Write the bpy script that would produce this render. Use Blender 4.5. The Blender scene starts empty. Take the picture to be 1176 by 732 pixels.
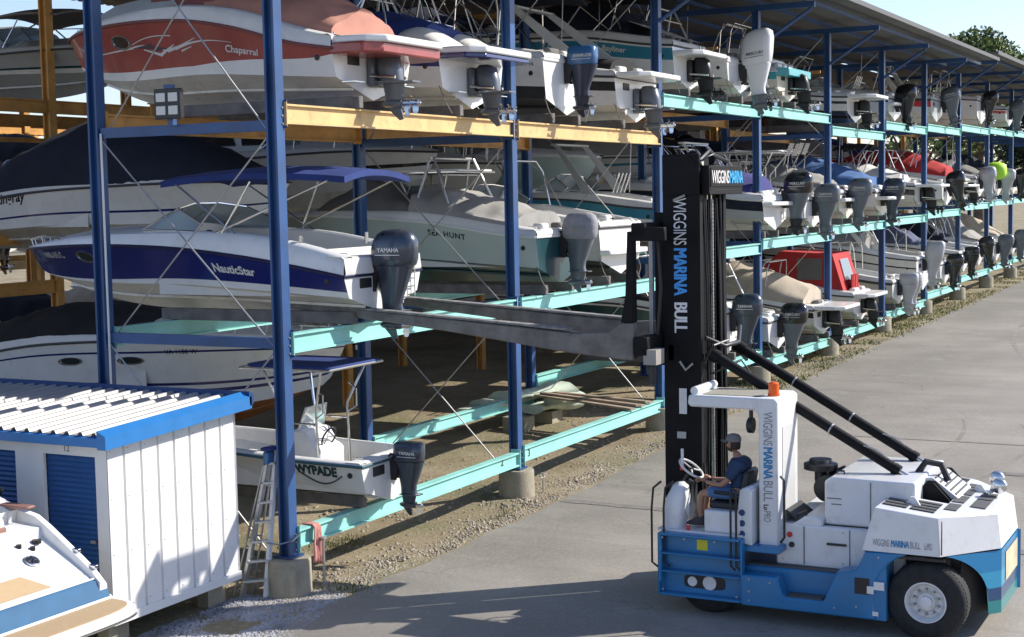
import bpy, math, random
from math import sin, cos, pi, radians, sqrt, atan2
from mathutils import Vector, Matrix
random.seed(7)
SC = bpy.context.scene
COL = SC.collection

# ------------------------------------------------------------------ materials
MATS = {}
def mat(name, c, r=.5, metal=0., var=.0, vs=3., bump=0., bs=40., coat=0., trans=0., dirt=0., dirtc=(.12,.1,.07), emit=None, stretch=None, spec=None):
    if name in MATS: return MATS[name]
    m = bpy.data.materials.new(name); m.use_nodes = True
    nt = m.node_tree; N = nt.nodes; Lk = nt.links
    b = N['Principled BSDF']
    b.inputs['Roughness'].default_value = r
    b.inputs['Metallic'].default_value = metal
    if spec is not None: b.inputs['Specular IOR Level'].default_value = spec
    b.inputs['Coat Weight'].default_value = coat
    b.inputs['Coat Roughness'].default_value = .08
    b.inputs['Transmission Weight'].default_value = trans
    b.inputs['Base Color'].default_value = (*c, 1)
    if emit:
        b.inputs['Emission Color'].default_value = (*emit[0], 1); b.inputs['Emission Strength'].default_value = emit[1]
    tc = N.new('ShaderNodeTexCoord')
    co = tc.outputs['Object']
    if stretch:
        mp = N.new('ShaderNodeMapping'); mp.inputs['Scale'].default_value = stretch
        Lk.new(co, mp.inputs['Vector']); co = mp.outputs[0]
    col = None
    if var > 0:
        n = N.new('ShaderNodeTexNoise'); n.inputs['Scale'].default_value = vs; n.inputs['Detail'].default_value = 6
        Lk.new(co, n.inputs['Vector'])
        mx = N.new('ShaderNodeMix'); mx.data_type = 'RGBA'
        mx.inputs[6].default_value = (*[x*(1-var) for x in c], 1); mx.inputs[7].default_value = (*[min(1, x*(1+var)) for x in c], 1)
        rp = N.new('ShaderNodeMapRange'); rp.inputs[1].default_value = .3; rp.inputs[2].default_value = .7
        Lk.new(n.outputs[0], rp.inputs[0]); Lk.new(rp.outputs[0], mx.inputs[0])
        col = mx.outputs[2]
    if dirt > 0:
        n2 = N.new('ShaderNodeTexNoise'); n2.inputs['Scale'].default_value = vs*2.3; n2.inputs['Detail'].default_value = 9; n2.inputs['Roughness'].default_value = .7
        Lk.new(co, n2.inputs['Vector'])
        rp2 = N.new('ShaderNodeMapRange'); rp2.inputs[1].default_value = .52; rp2.inputs[2].default_value = .75; rp2.inputs[4].default_value = dirt
        Lk.new(n2.outputs[0], rp2.inputs[0])
        mx2 = N.new('ShaderNodeMix'); mx2.data_type = 'RGBA'
        if col: Lk.new(col, mx2.inputs[6])
        else: mx2.inputs[6].default_value = (*c, 1)
        mx2.inputs[7].default_value = (*dirtc, 1)
        Lk.new(rp2.outputs[0], mx2.inputs[0]); col = mx2.outputs[2]
    if col: Lk.new(col, b.inputs['Base Color'])
    if bump > 0:
        nb = N.new('ShaderNodeTexNoise'); nb.inputs['Scale'].default_value = bs; nb.inputs['Detail'].default_value = 4
        Lk.new(co, nb.inputs['Vector'])
        bp = N.new('ShaderNodeBump'); bp.inputs['Strength'].default_value = bump; bp.inputs['Distance'].default_value = .02
        Lk.new(nb.outputs[0], bp.inputs['Height']); Lk.new(bp.outputs[0], b.inputs['Normal'])
    MATS[name] = m
    return m
W  = mat('gelcoat_white', (.7,.7,.685), .3, coat=.3, var=.06, vs=1.5, dirt=.35, dirtc=(.45,.41,.33))
WB = mat('hull_bottom_white', (.62,.6,.54), .5, var=.1, vs=2, dirt=.6, dirtc=(.3,.25,.17))
DW = mat('deck_white', (.66,.655,.63), .45, var=.05, vs=4, dirt=.2, dirtc=(.4,.36,.3))
CREAM = mat('gelcoat_cream', (.66,.62,.52), .35, var=.06, vs=2, dirt=.4, dirtc=(.3,.26,.18))
GREYH = mat('gelcoat_grey', (.4,.41,.41), .35, coat=.2, var=.07, vs=2, dirt=.3, dirtc=(.25,.22,.18))
SAGE = mat('gelcoat_pale_green', (.42,.5,.46), .3, coat=.2, var=.05, vs=2)
NAVY = mat('gelcoat_navy', (.012,.018,.13), .18, coat=.6, var=.1, vs=2)
RED = mat('gelcoat_red', (.3,.06,.05), .3, coat=.3, var=.15, vs=1.5, dirt=.35, dirtc=(.38,.16,.12))
BRED = mat('gelcoat_bright_red', (.55,.03,.03), .25, coat=.5)
TEALB = mat('gelcoat_teal_blue', (.03,.2,.3), .3, coat=.3, var=.12, vs=2)
AQUA = mat('gelcoat_aqua', (.04,.33,.36), .3, coat=.3)
DTEAL = mat('gelcoat_dark_teal', (.01,.05,.06), .3, coat=.3, var=.2)
BLK = mat('gelcoat_black', (.012,.012,.014), .25, coat=.4)
GREEN = mat('gelcoat_green', (.02,.1,.05), .3, coat=.3)
BOTB = mat('antifouling_black', (.02,.022,.025), .7, var=.3, vs=3)
RUST = mat('antifouling_rust', (.26,.1,.03), .75, var=.3, vs=3, dirt=.4)
RUB = mat('rubber_rail', (.05,.05,.055), .6)
RUBW = mat('rail_white', (.7,.7,.68), .4)
STEEL = mat('stainless', (.62,.62,.62), .22, metal=1)
ALU = mat('aluminium', (.55,.56,.58), .4, metal=.9, var=.1, vs=8)
GALV = mat('galvanised', (.42,.42,.42), .45, metal=.8, var=.15, vs=6)
GLASS = mat('tinted_glass', (.02,.025,.03), .05, coat=.5)
TG = mat('clear_window', (.35,.45,.48), .08, trans=.55)
UPH = mat('white_vinyl', (.64,.63,.6), .5, var=.04)
BRN = mat('brown_vinyl', (.25,.13,.1), .5)
PLAS = mat('black_plastic', (.015,.015,.017), .45)
PINK = mat('faded_pink_canvas', (.42,.2,.15), .9, var=.12, vs=2, bump=.5, bs=5)
MAROON = mat('faded_maroon_canvas', (.2,.07,.065), .9, var=.15, vs=2, bump=.5, bs=5)
BLUEC = mat('blue_canvas', (.015,.035,.16), .85, var=.15, vs=2, bump=.5, bs=5)
NAVC = mat('navy_canvas', (.007,.012,.028), .85, var=.3, vs=2, bump=.5, bs=5)
GREYC = mat('grey_canvas', (.16,.155,.145), .9, var=.12, vs=2, bump=.5, bs=5)
LGREYC = mat('light_grey_canvas', (.3,.29,.27), .9, var=.12, vs=2, bump=.5, bs=5)
BEIGEC = mat('beige_canvas', (.42,.36,.28), .9, var=.1, vs=2, bump=.5, bs=5)
BLKC = mat('black_canvas', (.012,.012,.013), .9, var=.3, vs=2, bump=.5, bs=5)
REDC = mat('red_canvas', (.42,.03,.03), .85, var=.12, vs=2, bump=.5, bs=4)
VIOC = mat('violet_canvas', (.05,.05,.2), .85, var=.1, vs=2, bump=.4, bs=5)
LIME = mat('lime_vinyl', (.45,.8,.05), .5)
OBG = mat('outboard_blue_grey', (.045,.058,.08), .3, metal=.3, coat=.5)
OBG2 = mat('outboard_mid_grey', (.13,.145,.165), .4, metal=.3, coat=.3)
OBB = mat('outboard_black', (.01,.01,.012), .22, coat=.6)
OBW = mat('outboard_white', (.74,.74,.74), .3, coat=.4)
OBS = mat('outboard_silver', (.42,.43,.45), .4, metal=.3, coat=.3, var=.05)
OBL = mat('outboard_blue', (.03,.12,.28), .35, coat=.4)
OBD = mat('outboard_dark_blue', (.012,.02,.045), .35, coat=.4)
CLG = mat('grey_cowling_cover', (.25,.25,.27), .8, var=.15, vs=5, bump=.6, bs=10)
PB = mat('rack_paint_blue', (.022,.075,.205), .42, var=.25, vs=1.2, dirt=.4, dirtc=(.075,.06,.06))
PT = mat('rack_paint_teal', (.27,.6,.54), .5, var=.12, vs=1.3, dirt=.5, dirtc=(.22,.33,.25))
PM = mat('rack_paint_mustard', (.56,.29,.075), .55, var=.18, vs=2, dirt=.55, dirtc=(.16,.065,.02))
PC = mat('rack_paint_mustard_sunlit', (.62,.43,.19), .55, var=.12, vs=2, dirt=.55, dirtc=(.3,.12,.04))  # mustard paint paled to its sunlit tone, sunlight put into the colour
CONC = mat('concrete', (.3,.27,.2), .9, var=.15, vs=3, bump=.4, bs=25, dirt=.5, dirtc=(.14,.11,.06))
TIMB = mat('weathered_timber', (.15,.14,.135), .9, var=.3, vs=4, bump=.5, bs=20)
PLANK = mat('pale_plank', (.32,.25,.18), .85, var=.3, vs=3, bump=.3)
ROOFM = mat('corrugated_roof_sheet', (.15,.145,.135), .55, metal=.2, var=.12, vs=.6)
def lin(*v): return tuple((x/255/12.92 if x/255<=.04045 else ((x/255+.055)/1.055)**2.4) for x in v)

# ------------------------------------------------------------------ object helpers
def setp(o, label=None, cat=None, group=None, kind=None):
    if label: o['label'] = label
    if cat: o['category'] = cat
    if group: o['group'] = group
    if kind: o['kind'] = kind
    return o
def empty(name, loc, rz=0, label=None, cat=None, group=None):
    o = bpy.data.objects.new(name, None); COL.objects.link(o)
    o.location = loc; o.rotation_euler = (0, 0, rz); o.empty_display_size = .3
    return setp(o, label, cat, group)
def adopt(ch, par):
    ch.parent = par
    return ch

class MB:
    """mesh collector"""
    def __init__(s): s.v = []; s.f = []; s.m = []; s.mats = []
    def mi(s, m):
        if m is None: return 0
        if m not in s.mats: s.mats.append(m)
        return s.mats.index(m)
    def add(s, vs, fs, m=None):
        o = len(s.v); s.v += [tuple(p) for p in vs]; k = s.mi(m)
        for f in fs: s.f.append(tuple(i+o for i in f)); s.m.append(k)
        return s
    def box(s, c, d, m=None, rot=None, taper=1.):
        x, y, z = d[0]/2, d[1]/2, d[2]/2
        vs = [Vector(p) for p in ((-x,-y,-z),(x,-y,-z),(x,y,-z),(-x,y,-z),(-x*taper,-y*taper,z),(x*taper,-y*taper,z),(x*taper,y*taper,z),(-x*taper,y*taper,z))]
        if rot: R = Matrix.Rotation(rot[0],3,'X') if isinstance(rot, tuple) and len(rot)==1 else rot
        if rot: vs = [R @ p for p in vs]
        c = Vector(c); vs = [p+c for p in vs]
        return s.add(vs, [(0,3,2,1),(4,5,6,7),(0,1,5,4),(1,2,6,5),(2,3,7,6),(3,0,4,7)], m)
    def bb(s, x0,x1,y0,y1,z0,z1, m=None):
        return s.box(((x0+x1)/2,(y0+y1)/2,(z0+z1)/2), (abs(x1-x0),abs(y1-y0),abs(z1-z0)), m)
    def tube(s, pts, r, m=None, n=8, cap=True, rs=None):
        pts = [Vector(p) for p in pts]
        rings = []; prev = None
        for i, p in enumerate(pts):
            a = pts[max(0,i-1)]; b = pts[min(len(pts)-1,i+1)]
            d = (b-a).normalized()
            if prev is None:
                u = d.orthogonal().normalized()
            else:
                u = (prev - d*prev.dot(d)).normalized()
            prev = u; w = d.cross(u)
            rr = rs[i] if rs else r
            rings.append([p+(u*cos(2*pi*k/n)+w*sin(2*pi*k/n))*rr for k in range(n)])
        return s.loft(rings, m, cap=cap)
    def loft(s, rings, m=None, closed=True, cap=False):
        n = len(rings[0]); vs = [p for r in rings for p in r]; fs = []
        for i in range(len(rings)-1):
            for k in range(n if closed else n-1):
                a = i*n+k; b = i*n+(k+1)%n
                fs.append((a, b, b+n, a+n))
        if cap: fs.append(tuple(range(n))[::-1]); fs.append(tuple(range((len(rings)-1)*n, len(rings)*n)))
        return s.add(vs, fs, m)
    def prism(s, poly, axis, a, b, m=None):
        """extrude 2D polygon along axis ('x','y','z') from a to b"""
        def mk(p, t):
            return (t,p[0],p[1]) if axis=='x' else ((p[0],t,p[1]) if axis=='y' else (p[0],p[1],t))
        return s.loft([[mk(p,a) for p in poly],[mk(p,b) for p in poly]], m, cap=True)
    def disc(s, c, r, axis, th, m=None, n=24):
        c = Vector(c); d = {'x':Vector((1,0,0)),'y':Vector((0,1,0)),'z':Vector((0,0,1))}[axis]
        return s.tube([c-d*th/2, c+d*th/2], r, m, n)
    def lathe(s, prof, c, axis='x', m=None, n=32, cap=True):
        """prof: (a along axis, radius)"""
        c = Vector(c); rings = []
        for a, r in prof:
            ring = []
            for k in range(n):
                q = 2*pi*k/n; u, w = r*cos(q), r*sin(q)
                ring.append(c+Vector((a,u,w) if axis=='x' else ((u,a,w) if axis=='y' else (u,w,a))))
            rings.append(ring)
        return s.loft(rings, m, cap=cap)
    def build_each(s, name, parent=None, **k):
        # one object per connected piece
        par = list(range(len(s.v)))
        def fd(a):
            while par[a] != a: par[a] = par[par[a]]; a = par[a]
            return a
        for f in s.f:
            for i in f[1:]: par[fd(i)] = fd(f[0])
        grp = {}
        for f, m in zip(s.f, s.m): grp.setdefault(fd(f[0]), []).append((f, m))
        out = []
        for r, fs in grp.items():
            b = MB(); b.mats = list(s.mats); mp = {}
            for f, m in fs:
                for i in f:
                    if i not in mp: mp[i] = len(b.v); b.v.append(s.v[i])
                b.f.append(tuple(mp[i] for i in f)); b.m.append(m)
            out.append(b.build(name, parent, **k))
        return out
    def build(s, name, parent=None, default=None, smooth=35, bevel=0, seg=1):
        me = bpy.data.meshes.new(name); me.from_pydata(s.v, [], s.f)
        for m in (s.mats or [default or W]): me.materials.append(m)
        if s.mats: me.polygons.foreach_set('material_index', s.m)
        import bmesh
        b = bmesh.new(); b.from_mesh(me)
        bmesh.ops.recalc_face_normals(b, faces=b.faces); b.to_mesh(me); b.free()
        if smooth:
            me.polygons.foreach_set('use_smooth', [True]*len(me.polygons))
            me.set_sharp_from_angle(angle=radians(smooth))
        me.update()
        o = bpy.data.objects.new(name, me); COL.objects.link(o)
        if parent: o.parent = parent
        if bevel:
            md = o.modifiers.new('b','BEVEL'); md.width = bevel; md.segments = seg; md.limit_method = 'ANGLE'; md.angle_limit = radians(40)
        return o
_fc = None
def text_verts(st, size, bold=0., spacing=1.):
    cu = bpy.data.curves.new('t','FONT'); cu.body = st; cu.size = size; cu.offset = bold; cu.space_character = spacing; cu.fill_mode = 'FRONT'; cu.resolution_u = 3
    o = bpy.data.objects.new('t', cu); COL.objects.link(o)
    dg = bpy.context.evaluated_depsgraph_get(); dg.update()
    me = bpy.data.meshes.new_from_object(o.evaluated_get(dg))
    vs = [tuple(v.co) for v in me.vertices]; fs = [tuple(p.vertices) for p in me.polygons]
    bpy.data.objects.remove(o); bpy.data.curves.remove(cu); bpy.data.meshes.remove(me)
    return vs, fs
def text(name, st, size, o, ux, uy, m, parent, bold=0., spacing=1., fn=None):
    """flat lettering: origin o, direction ux (reading), uy (up); fn maps (u,v)->point for curved surfaces"""
    vs, fs = text_verts(st, size, bold, spacing)
    if fn is None:
        o = Vector(o); ux = Vector(ux).normalized(); uy = Vector(uy).normalized()
        P = [o+ux*v[0]+uy*v[1] for v in vs]
    else: P = [fn(v[0], v[1]) for v in vs]
    mb = MB(); mb.add(P, fs, m)
    ob = mb.build(name, parent, smooth=0)
    return ob
def sup(cx, cy, a, b, n=16, e=3.):
    out = []
    for k in range(n):
        q = 2*pi*k/n; c_, s_ = cos(q), sin(q)
        out.append((cx+a*math.copysign(abs(c_)**(2/e), c_), cy+b*math.copysign(abs(s_)**(2/e), s_)))
    return out
def nz(x, y, z, f=1.):
    from mathutils import noise
    return noise.noise(Vector((x*f, y*f, z*f)))

# ------------------------------------------------------------------ ground height
GP = [(-50,0),(24,0),(34,.28),(41,.45),(56,.68),(70,.85),(90,1.1),(140,1.6),(400,3.)]
def g(x):
    for (a,za),(b,zb) in zip(GP, GP[1:]):
        if x <= b:
            t = max(0,(x-a)/(b-a)); return za+(zb-za)*t
    return GP[-1][1]
# ------------------------------------------------------------------ boats
def prop(mb, c, r, m, blades=3):
    """propeller with its axis along y"""
    c = Vector(c)
    mb.tube([c+Vector((0,.07,0)), c+Vector((0,-.05,0)), c+Vector((0,-.09,0))], .05, m, 10, rs=[.055,.05,.015])
    for k in range(blades):
        a = 2*pi*k/blades+.4
        ring = []
        for j in range(7):
            q = j/6; rr = .045+(r-.045)*q; wd = .075*sin(pi*min(1,q*.9+.1))**.6+.01
            da = wd/rr*.9 if rr > .05 else .6
            def P(an, dy): return c+Vector((cos(an)*rr, dy, sin(an)*rr))
            ring.append([P(a-da*.5, .035*(1-q*.3)), P(a+da*.5, -.035*(1-q*.3))])
        vs = [p for r2 in ring for p in r2]; fs = [(2*j,2*j+1,2*j+3,2*j+2) for j in range(6)]
        th = Vector((0,.006,0))
        mb.add(vs+[v+th for v in vs], fs+[tuple(i+len(vs) for i in f)[::-1] for f in fs], m)

FRONT = []
class Boat:
    def __init__(s, name, label, X, Y, Z, L, B, D=1., BH=1.35, bow=1, cat='boat', group=None, tilt=0, sheer=None, hc=None):
        """bow=+1: bow towards +Y, transom at Y. bow=-1 the other way round"""
        s.root = empty(name, (X, Y, Z), 0 if bow > 0 else pi, label, cat, group)
        if tilt: s.root.rotation_euler[0] = tilt
        s.L, s.B, s.D, s.BH, s.bow = L, B, D, BH, bow
        if group and 'front rack' in group: FRONT.append(s)
        s.sh = sheer or [(0,D*.84),(.12,D*.9),(.35,D+(BH-D)*.45),(.65,BH*.98),(.85,BH),(1,BH*.97)]
        s.hcp = hc or [(0,.14),(.1,.2),(.35,.2),(.6,.14),(.9,.06),(1,.03)]
    # --- form
    def b(s, t): return s.B/2*(.95+.05*min(1,t*3))*max(0,1-max(0,(t-.42)/.58)**2.5)**.8
    def c(s, t): return s.B/2*.84*max(0,1-max(0,(t-.3)/.68)**2.)
    def zk(s, t): return .58*s.BH*max(0,(t-.5)/.5)**2.6
    def zc(s, t):
        c = s.c(t); return s.zk(t)+c*math.tan(radians(17+22*t)) * (1 if t < 1 else 0)
    def ip(s, P, t):
        t = min(1,max(0,t)); n = len(P)
        def m(i):
            if i == 0: return (P[1][1]-P[0][1])/(P[1][0]-P[0][0])
            if i == n-1: return (P[-1][1]-P[-2][1])/(P[-1][0]-P[-2][0])
            return (P[i+1][1]-P[i-1][1])/(P[i+1][0]-P[i-1][0])
        for i in range(n-1):
            if t <= P[i+1][0]:
                h = P[i+1][0]-P[i][0]; q = (t-P[i][0])/h
                return (2*q**3-3*q*q+1)*P[i][1]+(q**3-2*q*q+q)*h*m(i)+(3*q*q-2*q**3)*P[i+1][1]+(q**3-q*q)*h*m(i+1)
        return P[-1][1]
    def zs(s, t): return s.ip(s.sh,t)
    def hc(s, t): return s.ip(s.hcp,t)
    def yk(s, t): return s.L*(t*.5/.5 if t<.0 else t)*.93 if t>0 else 0
    def pt(s, t, v, side, off=0.):
        """point on the topsides: v 0 chine .. 1 sheer"""
        t = min(1,max(0,t))
        b_, c_ = s.b(t), s.c(t)
        fl = 1+.8*t
        x = c_+(b_-c_)*v**fl
        z = s.zc(t)+(s.zs(t)-s.zc(t))*v
        y = s.L*t*(.955+.045*v)
        return Vector((side*(x+off), y, z))
    def hull(s, bands, bottom=None, nt=26, rub=RUB, tmat=None):
        """bands: list of (upper fraction or f(t), material), bottom to top"""
        mb = MB(); ts = [1-(1-i/nt)**1.25 for i in range(nt+1)]
        bottom = bottom or WB
        # bottom
        vs = []
        for t in ts:
            k = Vector((0, s.L*.93*t, s.zk(t)))
            for j in range(4):
                q = j/3; cp = s.pt(t,0,1)
                p = k.lerp(cp, q); p.z -= .02*sin(pi*q)*0
                vs.append(p)
        for side in (1,-1):
            P = [(side*p[0], p[1], p[2]) for p in vs]
            mb.add(P, [(i*4+j,i*4+j+1,(i+1)*4+j+1,(i+1)*4+j) for i in range(nt) for j in range(3)], bottom)
        lo = lambda t: 0.
        bl = []
        for fr, m in bands:
            hi = (lambda t, fr=fr: fr) if not callable(fr) else fr
            bl.append((lo, hi, m)); lo = hi
        for side in (1,-1):
            for lo_, hi_, m in bl:
                ns = 3
                P = []
                for t in ts:
                    for j in range(ns+1):
                        v = lo_(t)+(hi_(t)-lo_(t))*j/ns
                        P.append(s.pt(t, v, side))
                n1 = ns+1
                mb.add(P, [(i*n1+j,i*n1+j+1,(i+1)*n1+j+1,(i+1)*n1+j) for i in range(nt) for j in range(ns)], m)
        # transom (slightly raked by a lower notch is left to the deck)
        tm = tmat or bands[0][1]
        pr = [Vector((0,0,s.zk(0)))]+[s.pt(0,v,1) for v in (0,.25,.5,.75,1)]
        poly = pr+[Vector((-p.x,p.y,p.z)) for p in pr[:0:-1]]
        mb.add(poly, [tuple(range(len(poly)))], tm)
        o = mb.build('hull', s.root, smooth=50)
        # rub rail
        if rub:
            r = MB()
            for side in (1,-1):
                r.tube([s.pt(t, .985, side, .012) for t in ts], .028, rub, 6)
            r.tube([s.pt(0,.985,1,.01)+Vector((0,-.01,0)), s.pt(0,.985,-1,.01)+Vector((0,-.01,0))], .026, rub, 6)
            r.build('rub_rail', s.root)
        # strakes
        st = MB()
        for side in (1,-1):
            P = []
            for i in range(15):
                t = .9*i/14
                k = Vector((0, s.L*.93*t, s.zk(t))); cp = s.pt(t,0,side)
                P.append(k.lerp(cp,.55)+Vector((side*.01,0,-.02)))
            st.tube(P, .03, bottom, 4)
        st.build('strake', s.root)
        return o
    def deck(s, td=.55, floor=.35, crown=.12, m=DW, ta=0., gun=.22, inner=None, fm=None):
        """open cockpit from ta to td, crowned foredeck beyond"""
        inner = inner or m; mb = MB(); n = 14
        def edge(t):
            b_ = s.b(t); z = s.zs(t); y = s.L*t; h = s.hc(t); o = min(1,b_/.45)
            return b_, z, y, h, [Vector((b_,y,z)),Vector((b_-.012*o,y,z+.5*h)),Vector((b_-.05*o,y,z+.86*h)),Vector((b_-.12*o,y,z+h))]
        def ring(t):
            b_, z, y, h, E = edge(t)
            gi = max(b_*.3, b_-gun)
            return E+[Vector((gi,y,z+h)),Vector((gi-.03,y,z+h-.03)),Vector((gi-.05,y,floor)),Vector((0,y,floor-.001))]
        rr = [ring(ta+(td-ta)*i/n) for i in range(n+1)]
        for side in (1,-1):
            R = [[Vector((side*p.x,p.y,p.z)) for p in r] for r in rr]
            mb.loft([r[:6] for r in R], m, closed=False)
            mb.loft([r[5:7] for r in R], inner, closed=False)
            mb.loft([r[6:] for r in R], fm or inner, closed=False)
        def fr(t):
            b_, z, y, h, E = edge(t); cr = crown*min(1,(1-t)*4)
            return E+[Vector((b_*.55,y,z+h+cr*.72)),Vector((b_*.25,y,z+h+cr*.95)),Vector((0,y,z+h+cr))]
        F = [fr(td+(1-td)*i/14) for i in range(15)]
        for side in (1,-1):
            mb.loft([[Vector((side*p.x,p.y,p.z)) for p in r] for r in F], m, closed=False)
        a = F[0]; fl = Vector((s.c(td)*.93,a[0].y,floor)); M_ = [fl]+[Vector((s.pt(td,v_,1).x-.035,a[0].y-.01,s.pt(td,v_,1).z)) for v_ in (.3,.5,.7,.85) if s.pt(td,v_,1).z > floor+.02]+[p*1. for p in a]
        for p in M_[1:]: p.x -= .008
        M_ = M_+[Vector((-p.x,p.y,p.z)) for p in M_[-2::-1]]
        mb.add(M_, [tuple(range(len(M_)))], inner)
        r0 = rr[0]
        pl = [Vector((r0[0].x,.02+ta*s.L,floor)), Vector((r0[0].x,.02+ta*s.L,r0[0].z))]+[p+Vector((0,.02,0)) for p in r0[1:5]]
        pl2 = pl+[Vector((-p.x,p.y,p.z)) for p in pl[::-1]]
        if ta == 0:
            zt_ = s.zs(0)+s.hc(0)
            # rounded stern coaming
            st = []
            for y_, z_ in ((0,s.zs(0)-.01),(-.03,s.zs(0)+.04),(.0,zt_-.03),(.06,zt_+.005),(.3,zt_+.005),(.34,zt_-.03),(.36,floor)):
                bb_ = (s.b(max(0,y_/s.L))-.02) if z_ > floor+.01 else s.c(0)*.9; st.append([Vector((bb_*u,y_,z_)) for u in (-1,-.97,-.9,0,.9,.97,1)])
            mb.loft(st, m, closed=False)
        else: mb.add(pl2, [tuple(range(len(pl2)))], inner)
        mb.build('deck', s.root, smooth=40)
    def ztop(s, t): return s.zs(t)+s.hc(t)
    def cover(s, t0, t1, h, m, name='canvas_cover', wd=1.0, drop=.12, peak=0., nt=26, cutb=0):
        """h: height profile f(q 0..1)"""
        mb = MB(); rings = []
        nx = 20
        for i in range(nt+1):
            q = i/nt; t = t0+(t1-t0)*q; b_ = max(.02,s.b(t)*wd-.03); z = s.ztop(t)-.02; y = s.L*t; hh = h(q)
            ring = []
            for j in range(nx+1):
                u = j/nx*2-1
                au = abs(u)
                if au > .92: px = b_*(1 if u>0 else -1); pz = z+.03-(au-.92)/.08*drop
                else:
                    px = u/.92*b_; w = 1-(au/.92)**2.2
                    pz = z+.05+hh*(w**(.7+peak))
                w = nz(px*1.6+s.root.location.x*3, y*2.0, 3.)*.13+nz(px*5, y*4, s.root.location.x)*.04
                if au < .9: pz += w*min(1,hh*3+.3)
                ring.append(Vector((px,y,pz)))
            rings.append(ring)
        mb.loft(rings, m, closed=False)
        # end closures
        for r in (rings[0], rings[-1]):
            base = [Vector((p.x,p.y,min(p.z,s.zs(min(1,r[0].y/s.L))-.02))) for p in r]
            mb.loft([r, base], m, closed=False)
        return mb.build(name, s.root, smooth=60)
    def windshield(s, t=.55, h=.38, back=.9, rake=.45, wf=.8, frame=STEEL, glass=TG):
        y1 = s.L*t; b_ = s.b(t)*wf; b0 = s.b(t-back/s.L)*(wf+.06); z = s.ztop(t)
        base = [Vector((-b0,y1-back,z)),Vector((-b_,y1,z+.04)),Vector((-b_*.35,y1+.22,z+.1)),Vector((b_*.35,y1+.22,z+.1)),Vector((b_,y1,z+.04)),Vector((b0,y1-back,z))]
        top = [Vector((-b0*.96,y1-back-.12,z+.1)),Vector((-b_*.9,y1-rake,z+h)),Vector((-b_*.33,y1+.22-rake*1.1,z+h+.08)),Vector((b_*.33,y1+.22-rake*1.1,z+h+.08)),Vector((b_*.9,y1-rake,z+h)),Vector((b0*.96,y1-back-.12,z+.1))]
        fr = MB(); fr.tube(base, .014, frame, 6); fr.tube(top, .018, frame, 6)
        for a, b in zip(base, top): fr.tube([a,b], .014, frame, 6)
        w = fr.build('windshield', s.root)
        gl = MB(); gl.loft([base, top], glass, closed=False); gl.build('glass', w, smooth=0)
    def porthole(s, t, v, m=STEEL, rx=.24, rz=.1, sides=(1,-1)):
        for side in sides:
            mb = MB(); sc = s.zs(t)-s.zc(t)
            def P(a, k, off): return s.pt(t+cos(a)*rx*k/s.L, v+sin(a)*rz*k/sc, side, off)
            n = 20
            rings = [[P(2*pi*i/n, k, off) for i in range(n)] for k, off in ((1.12,.002),(1.1,.022),(.9,.022),(.86,.008))]
            mb.loft(rings, m); mb.add(rings[-1], [tuple(range(n))], GLASS)
            mb.build('porthole', s.root, smooth=50)
    def decal(s, polys, m, name='hull_graphic', side=-1, off=.007):
        """polys: lists of strips of ((t,v_lo),(t,v_hi)) """
        mb = MB()
        for strip in polys:
            mb.loft([[s.pt(t, a, side, off), s.pt(t, b, side, off)] for t, a, b in strip], m, closed=False)
        mb.build(name, s.root)
    def lettering(s, st, size, t, v, m, side=-1, bold=0., spacing=1., slant=0., name='lettering'):
        sc = s.zs(t)-s.zc(t)
        sg = -1 if side < 0 else 1
        if s.bow < 0: pass
        def fn(u, w): return s.pt(t+sg*(u+slant*w)/s.L, v+w/sc, side, .008)
        return text(name, st, size, None, None, None, m, s.root, bold, spacing, fn)
    def bimini(s, t, z, ln=2., w=None, m=BLUEC, frame=STEEL, arch=.18, foot=None, th=.05, drop=0):
        w = w or s.B*.88; y = s.L*t; f_ = s.L*(foot if foot is not None else t); zf = s.ztop(t)
        cn = MB(); rings = []
        for i in range(9):
            q = i/8; yy = y-ln/2+ln*q; zz = z-drop*q*0+.10*sin(pi*q)-drop*(1-q)
            up = [Vector((w/2*u, yy, zz+arch*(1-u*u)+.012*nz(u*3,yy*3,z))) for u in [k/4-1 for k in range(9)]]
            lo = [p-Vector((0,0,th)) for p in up[::-1]]
            rings.append(up+lo)
        cn.loft(rings, m, cap=True)
        c = cn.build('bimini_canopy', s.root, smooth=60)
        fr = MB()
        for side in (1,-1):
            bx = side*(s.b(min(.9,(f_)/s.L))-.1)
            for dy, e in ((-ln*.42,.35),(ln*.42,-.35),(0,.1)):
                fr.tube([(bx,f_+e*.6,zf),(side*w/2*.98,y+dy,z-.04-(drop*.8 if dy<0 else 0))], .019, frame, 6)
        fr.build('bimini_frame', s.root)
    def seats(s, m=UPH, floor=.35, t=(.1,.42)):
        mb = MB()
        for k, tt in enumerate(t):
            y = s.L*tt
            if k == 0:
                mb.box((0,y,floor+.22),(s.b(tt)*1.5,.55,.4), m); mb.box((0,y-.28,floor+.5),(s.b(tt)*1.5,.14,.5), m)
            else:
                for sx in (-.5,.5):
                    mb.box((sx*s.B*.45,y,floor+.25),(.5,.5,.16), m); mb.box((sx*s.B*.45,y-.25,floor+.52),(.5,.12,.5), m)
                    mb.tube([(sx*s.B*.45,y,floor),(sx*s.B*.45,y,floor+.2)], .06, STEEL, 8)
        mb.build('seat', s.root, bevel=.04, seg=2)
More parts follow.
